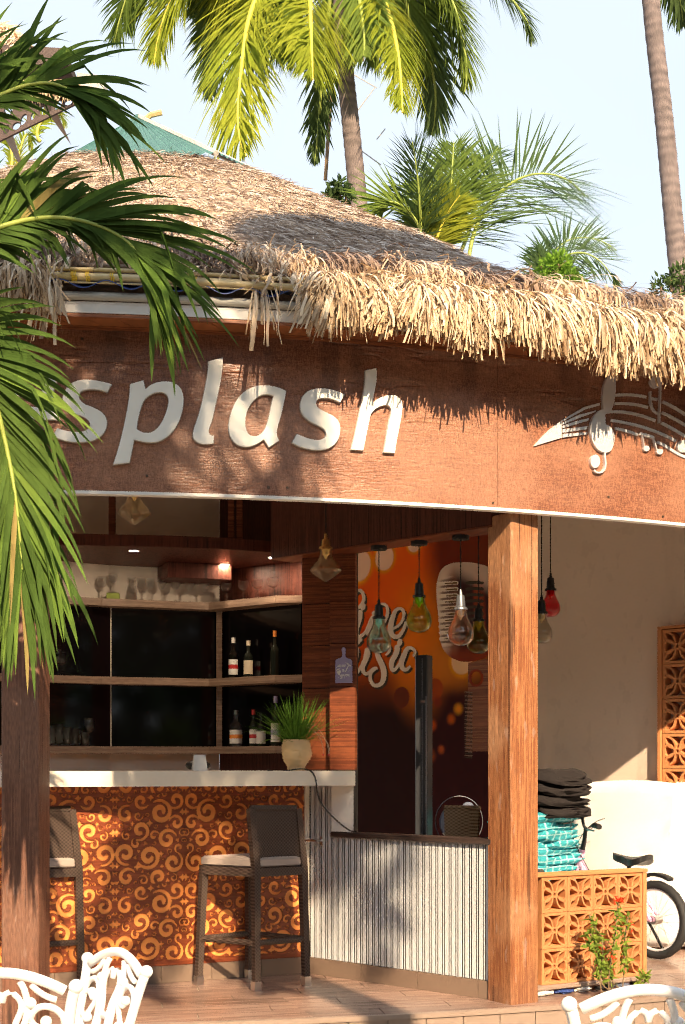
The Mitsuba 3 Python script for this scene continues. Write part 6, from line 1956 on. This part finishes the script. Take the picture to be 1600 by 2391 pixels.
v, f = ribbons(leaf_paths(b_ + [0, -0.05, 0.02], d_, r_.uniform(0.1, 0.3, n), np.full(n, 0.3), 4), leaf_width(4, r_.uniform(0.01, 0.02, n), 0.7), np.repeat(unit(np.cross(d_, [0, 1, 0]))[:, None], 4, 1))
part(nb_, 'thatch_straw', M(v, f), 'm_straw', kind='stuff')
# ------------------------------------------------------------------ foreground palm at the left
fp = thing('foreground_palm', 'green palm with long arching fronds hanging in from the left before the sign', 'palm tree')
part(fp, 'trunk', tube(spline(np.array([(-2.05, 4.75, -0.3), (-2.02, 4.75, 0.8), (-1.98, 4.8, 2.0), (-1.95, 4.85, 2.75)]), 30), np.linspace(0.10, 0.06, 30), 12), 'm_trunk', True)


def fg_frond(px_, Ds, n, Lf, a0, a1, w, droop, side, seed, sgn=None, start=0.05, tipmix=0.3, up=0.0, jit=0.10, k=10, low=None):
    pts = [np.array([-1.95, 4.85, 2.75])] + [at(x, y, d) for (x, y), d in zip(px_, Ds)]
    C, P, W, S, t = frond_geo(pts, n, Lf, a0, a1, w, droop, side, seed, k, both=True, jit=jit, up=up, start=start, low=low)
    fk = part(fp, 'frond', tube(C, np.linspace(0.017, 0.004, 60), 8), 'm_rachis', True)
    r_ = np.random.default_rng(seed + 1)
    vis = [i for i in range(len(P)) if not (CX + F * P[i, 0, 0] / P[i, 0, 1] < -140 and P[i, -1, 0] / P[i, -1, 1] * F + CX < -60)]
    size = np.linalg.norm(np.diff(P, axis=1), axis=-1).sum(1)
    big = set(sorted(vis, key=lambda i: -size[i])[:95])
    for i in vis:
        if i in big:
            v, f = ribbons(P[i:i + 1], W[i:i + 1], S[i:i + 1], 0.35)
            q_ = r_.random()
            part(fk, 'leaflet', M(v, f), 'm_frond_dry' if q_ < 0.035 else 'm_frond_tip' if q_ < 0.035 + tipmix else 'm_frond', True)
    rest = [i for i in vis if i not in big]
    if rest:
        v, f = ribbons(P[rest], W[rest], S[rest], 0.35)
        part(fk, 'small_leaflets', M(v, f), 'm_frond', True, kind='stuff')


def flen(m_, q):
    return lambda t: m_ * np.interp(t, [0, 0.2, 0.5, 0.8, 1.0], q)


fg_frond([(-180, 330), (0, 222), (64, 198), (125, 195), (180, 222), (215, 262)], [4.9, 4.95, 5.0, 5.0, 5.0, 5.0], 80, flen(0.43, [0.7, 1, 1, 0.95, 0.62]), 66, 12, 0.0150, 1.5, (-0.25, 0.12, 0.95), 900, tipmix=0.2, start=0.25, low=(0.7, 0.4))
fg_frond([(-160, 600), (0, 530), (71, 512), (143, 508), (214, 521), (268, 544), (314, 580), (343, 623), (361, 680)], [4.95, 5.0, 5.05, 5.1, 5.1, 5.1, 5.1, 5.1, 5.1], 108, flen(0.44, [0.7, 0.95, 1, 1, 0.8]), 66, 10, 0.0155, 1.5, (-0.3, 0.12, 0.95), 930, tipmix=0.2, start=0.2, low=(0.62, 0.5))
fg_frond([(-200, 760), (-90, 790), (-30, 880), (5, 1000), (30, 1120), (45, 1240), (52, 1330)], [5.0, 5.1, 5.15, 5.2, 5.2, 5.2, 5.2], 104, flen(0.50, [0.3, 0.42, 0.85, 1, 0.85]), 66, 10, 0.0145, 2.0, (0.9, 0.35, 0.2), 960, tipmix=0.3, start=0.36)

# ------------------------------------------------------------------ coconut palms behind the viewpoint that shade the sign's left half and the roof's right slope
def near_palm(label, foot, crown, dirs, seed, L=0.62, n=52):
    k = thing('coconut_palm', label, 'palm tree')
    crown = np.array(crown, float)
    foot = np.array(foot, float)
    mid = (foot + crown) / 2 + np.array([0.6 * np.sign(foot[0]), -0.2, 0.4])
    part(k, 'trunk', tube(spline(np.array([foot, mid, crown - [0, 0, 0.2]]), 40), np.linspace(0.17, 0.12, 40), 12), 'm_trunk', True)
    for i, (az, out, drop, rise) in enumerate(dirs):
        a = math.radians(az)
        h = np.array([math.sin(a), math.cos(a), 0])
        pts = [crown, crown + h * out * 0.35 + [0, 0, rise], crown + h * out * 0.75 + [0, 0, rise - 0.25 * drop], crown + h * out + [0, 0, rise - drop]]
        C, P, W, S, t = frond_geo(pts, n, lambda t: L * np.sin(np.clip(t * 0.8 + 0.15, 0, 1) * np.pi) ** 0.5, 62, 20, 0.024, 1.2, (h[1], -h[0], 0.1), seed + i, 6, start=0.12)
        v, f = ribbons(P, W, S)
        fk = part(k, 'frond', M(v, f), 'm_palm_green')
        part(fk, 'rachis', tube(C, np.linspace(0.03, 0.008, 60), 6), 'm_rachis', True)


rs = np.random.default_rng(3)
dA = [(az + rs.normal(0, 8), rs.uniform(0.9, 1.5), rs.uniform(0.9, 2.3), rs.uniform(0.15, 0.5)) for az in np.arange(0, 360, 20)]
near_palm('coconut palm behind the viewpoint at the left whose crown shades the lettering', (-2.6, -1.6, -0.3), (-0.15, 0.35, 7.7), dA, 400)
dB = [(az + rs.normal(0, 8), rs.uniform(1.0, 1.9), rs.uniform(0.3, 1.5), rs.uniform(0.2, 0.7)) for az in np.arange(0, 360, 9)]
near_palm('coconut palm behind the viewpoint whose crown shades the right slope of the thatch', (7.5, 1.0, -0.3), (2.75, 1.4, 10.5), dB, 450, 0.85, 80)

dC = [(az + rs.normal(0, 8), rs.uniform(0.55, 1.0), rs.uniform(0.5, 1.2), rs.uniform(0.1, 0.35)) for az in np.arange(0, 360, 40)]
near_palm('short coconut palm behind the viewpoint whose crown dapples the bar front', (1.7, -0.7, -0.3), (1.08, 0.6, 5.75), dC, 480, 0.45, 40)

# unseen ring of trees added behind the viewpoint to deepen the shade
rw_ = np.random.default_rng(77)
n = 26000
az = rw_.uniform(math.radians(65), math.radians(295), n)
rad = rw_.uniform(15, 20, n)
hmax = 5.5 + 4.0 * meshkit.fbm(np.stack([az * 3, az * 0, az * 0], 1), 3, 8)
zz_ = -0.3 + hmax * rw_.uniform(0, 1, n) ** 0.8
b_ = np.stack([rad * np.sin(az), 2 + rad * np.cos(az), zz_], 1)
d_ = unit(rw_.normal(0, 1, (n, 3)) + [0, 0, -0.3])
P = leaf_paths(b_, d_, rw_.uniform(0.5, 1.1, n), np.full(n, 0.8), 4)
v, f = ribbons(P, leaf_width(4, rw_.uniform(0.10, 0.22, n), 0.3), np.repeat(unit(np.cross(d_, rw_.normal(0, 1, (n, 3))))[:, None], 4, 1))
solo('added_tree_belt', 'dense green trees added unseen behind the viewpoint to hold back sky light', 'trees', M(v, f), 'm_palm_dark', kind='stuff')
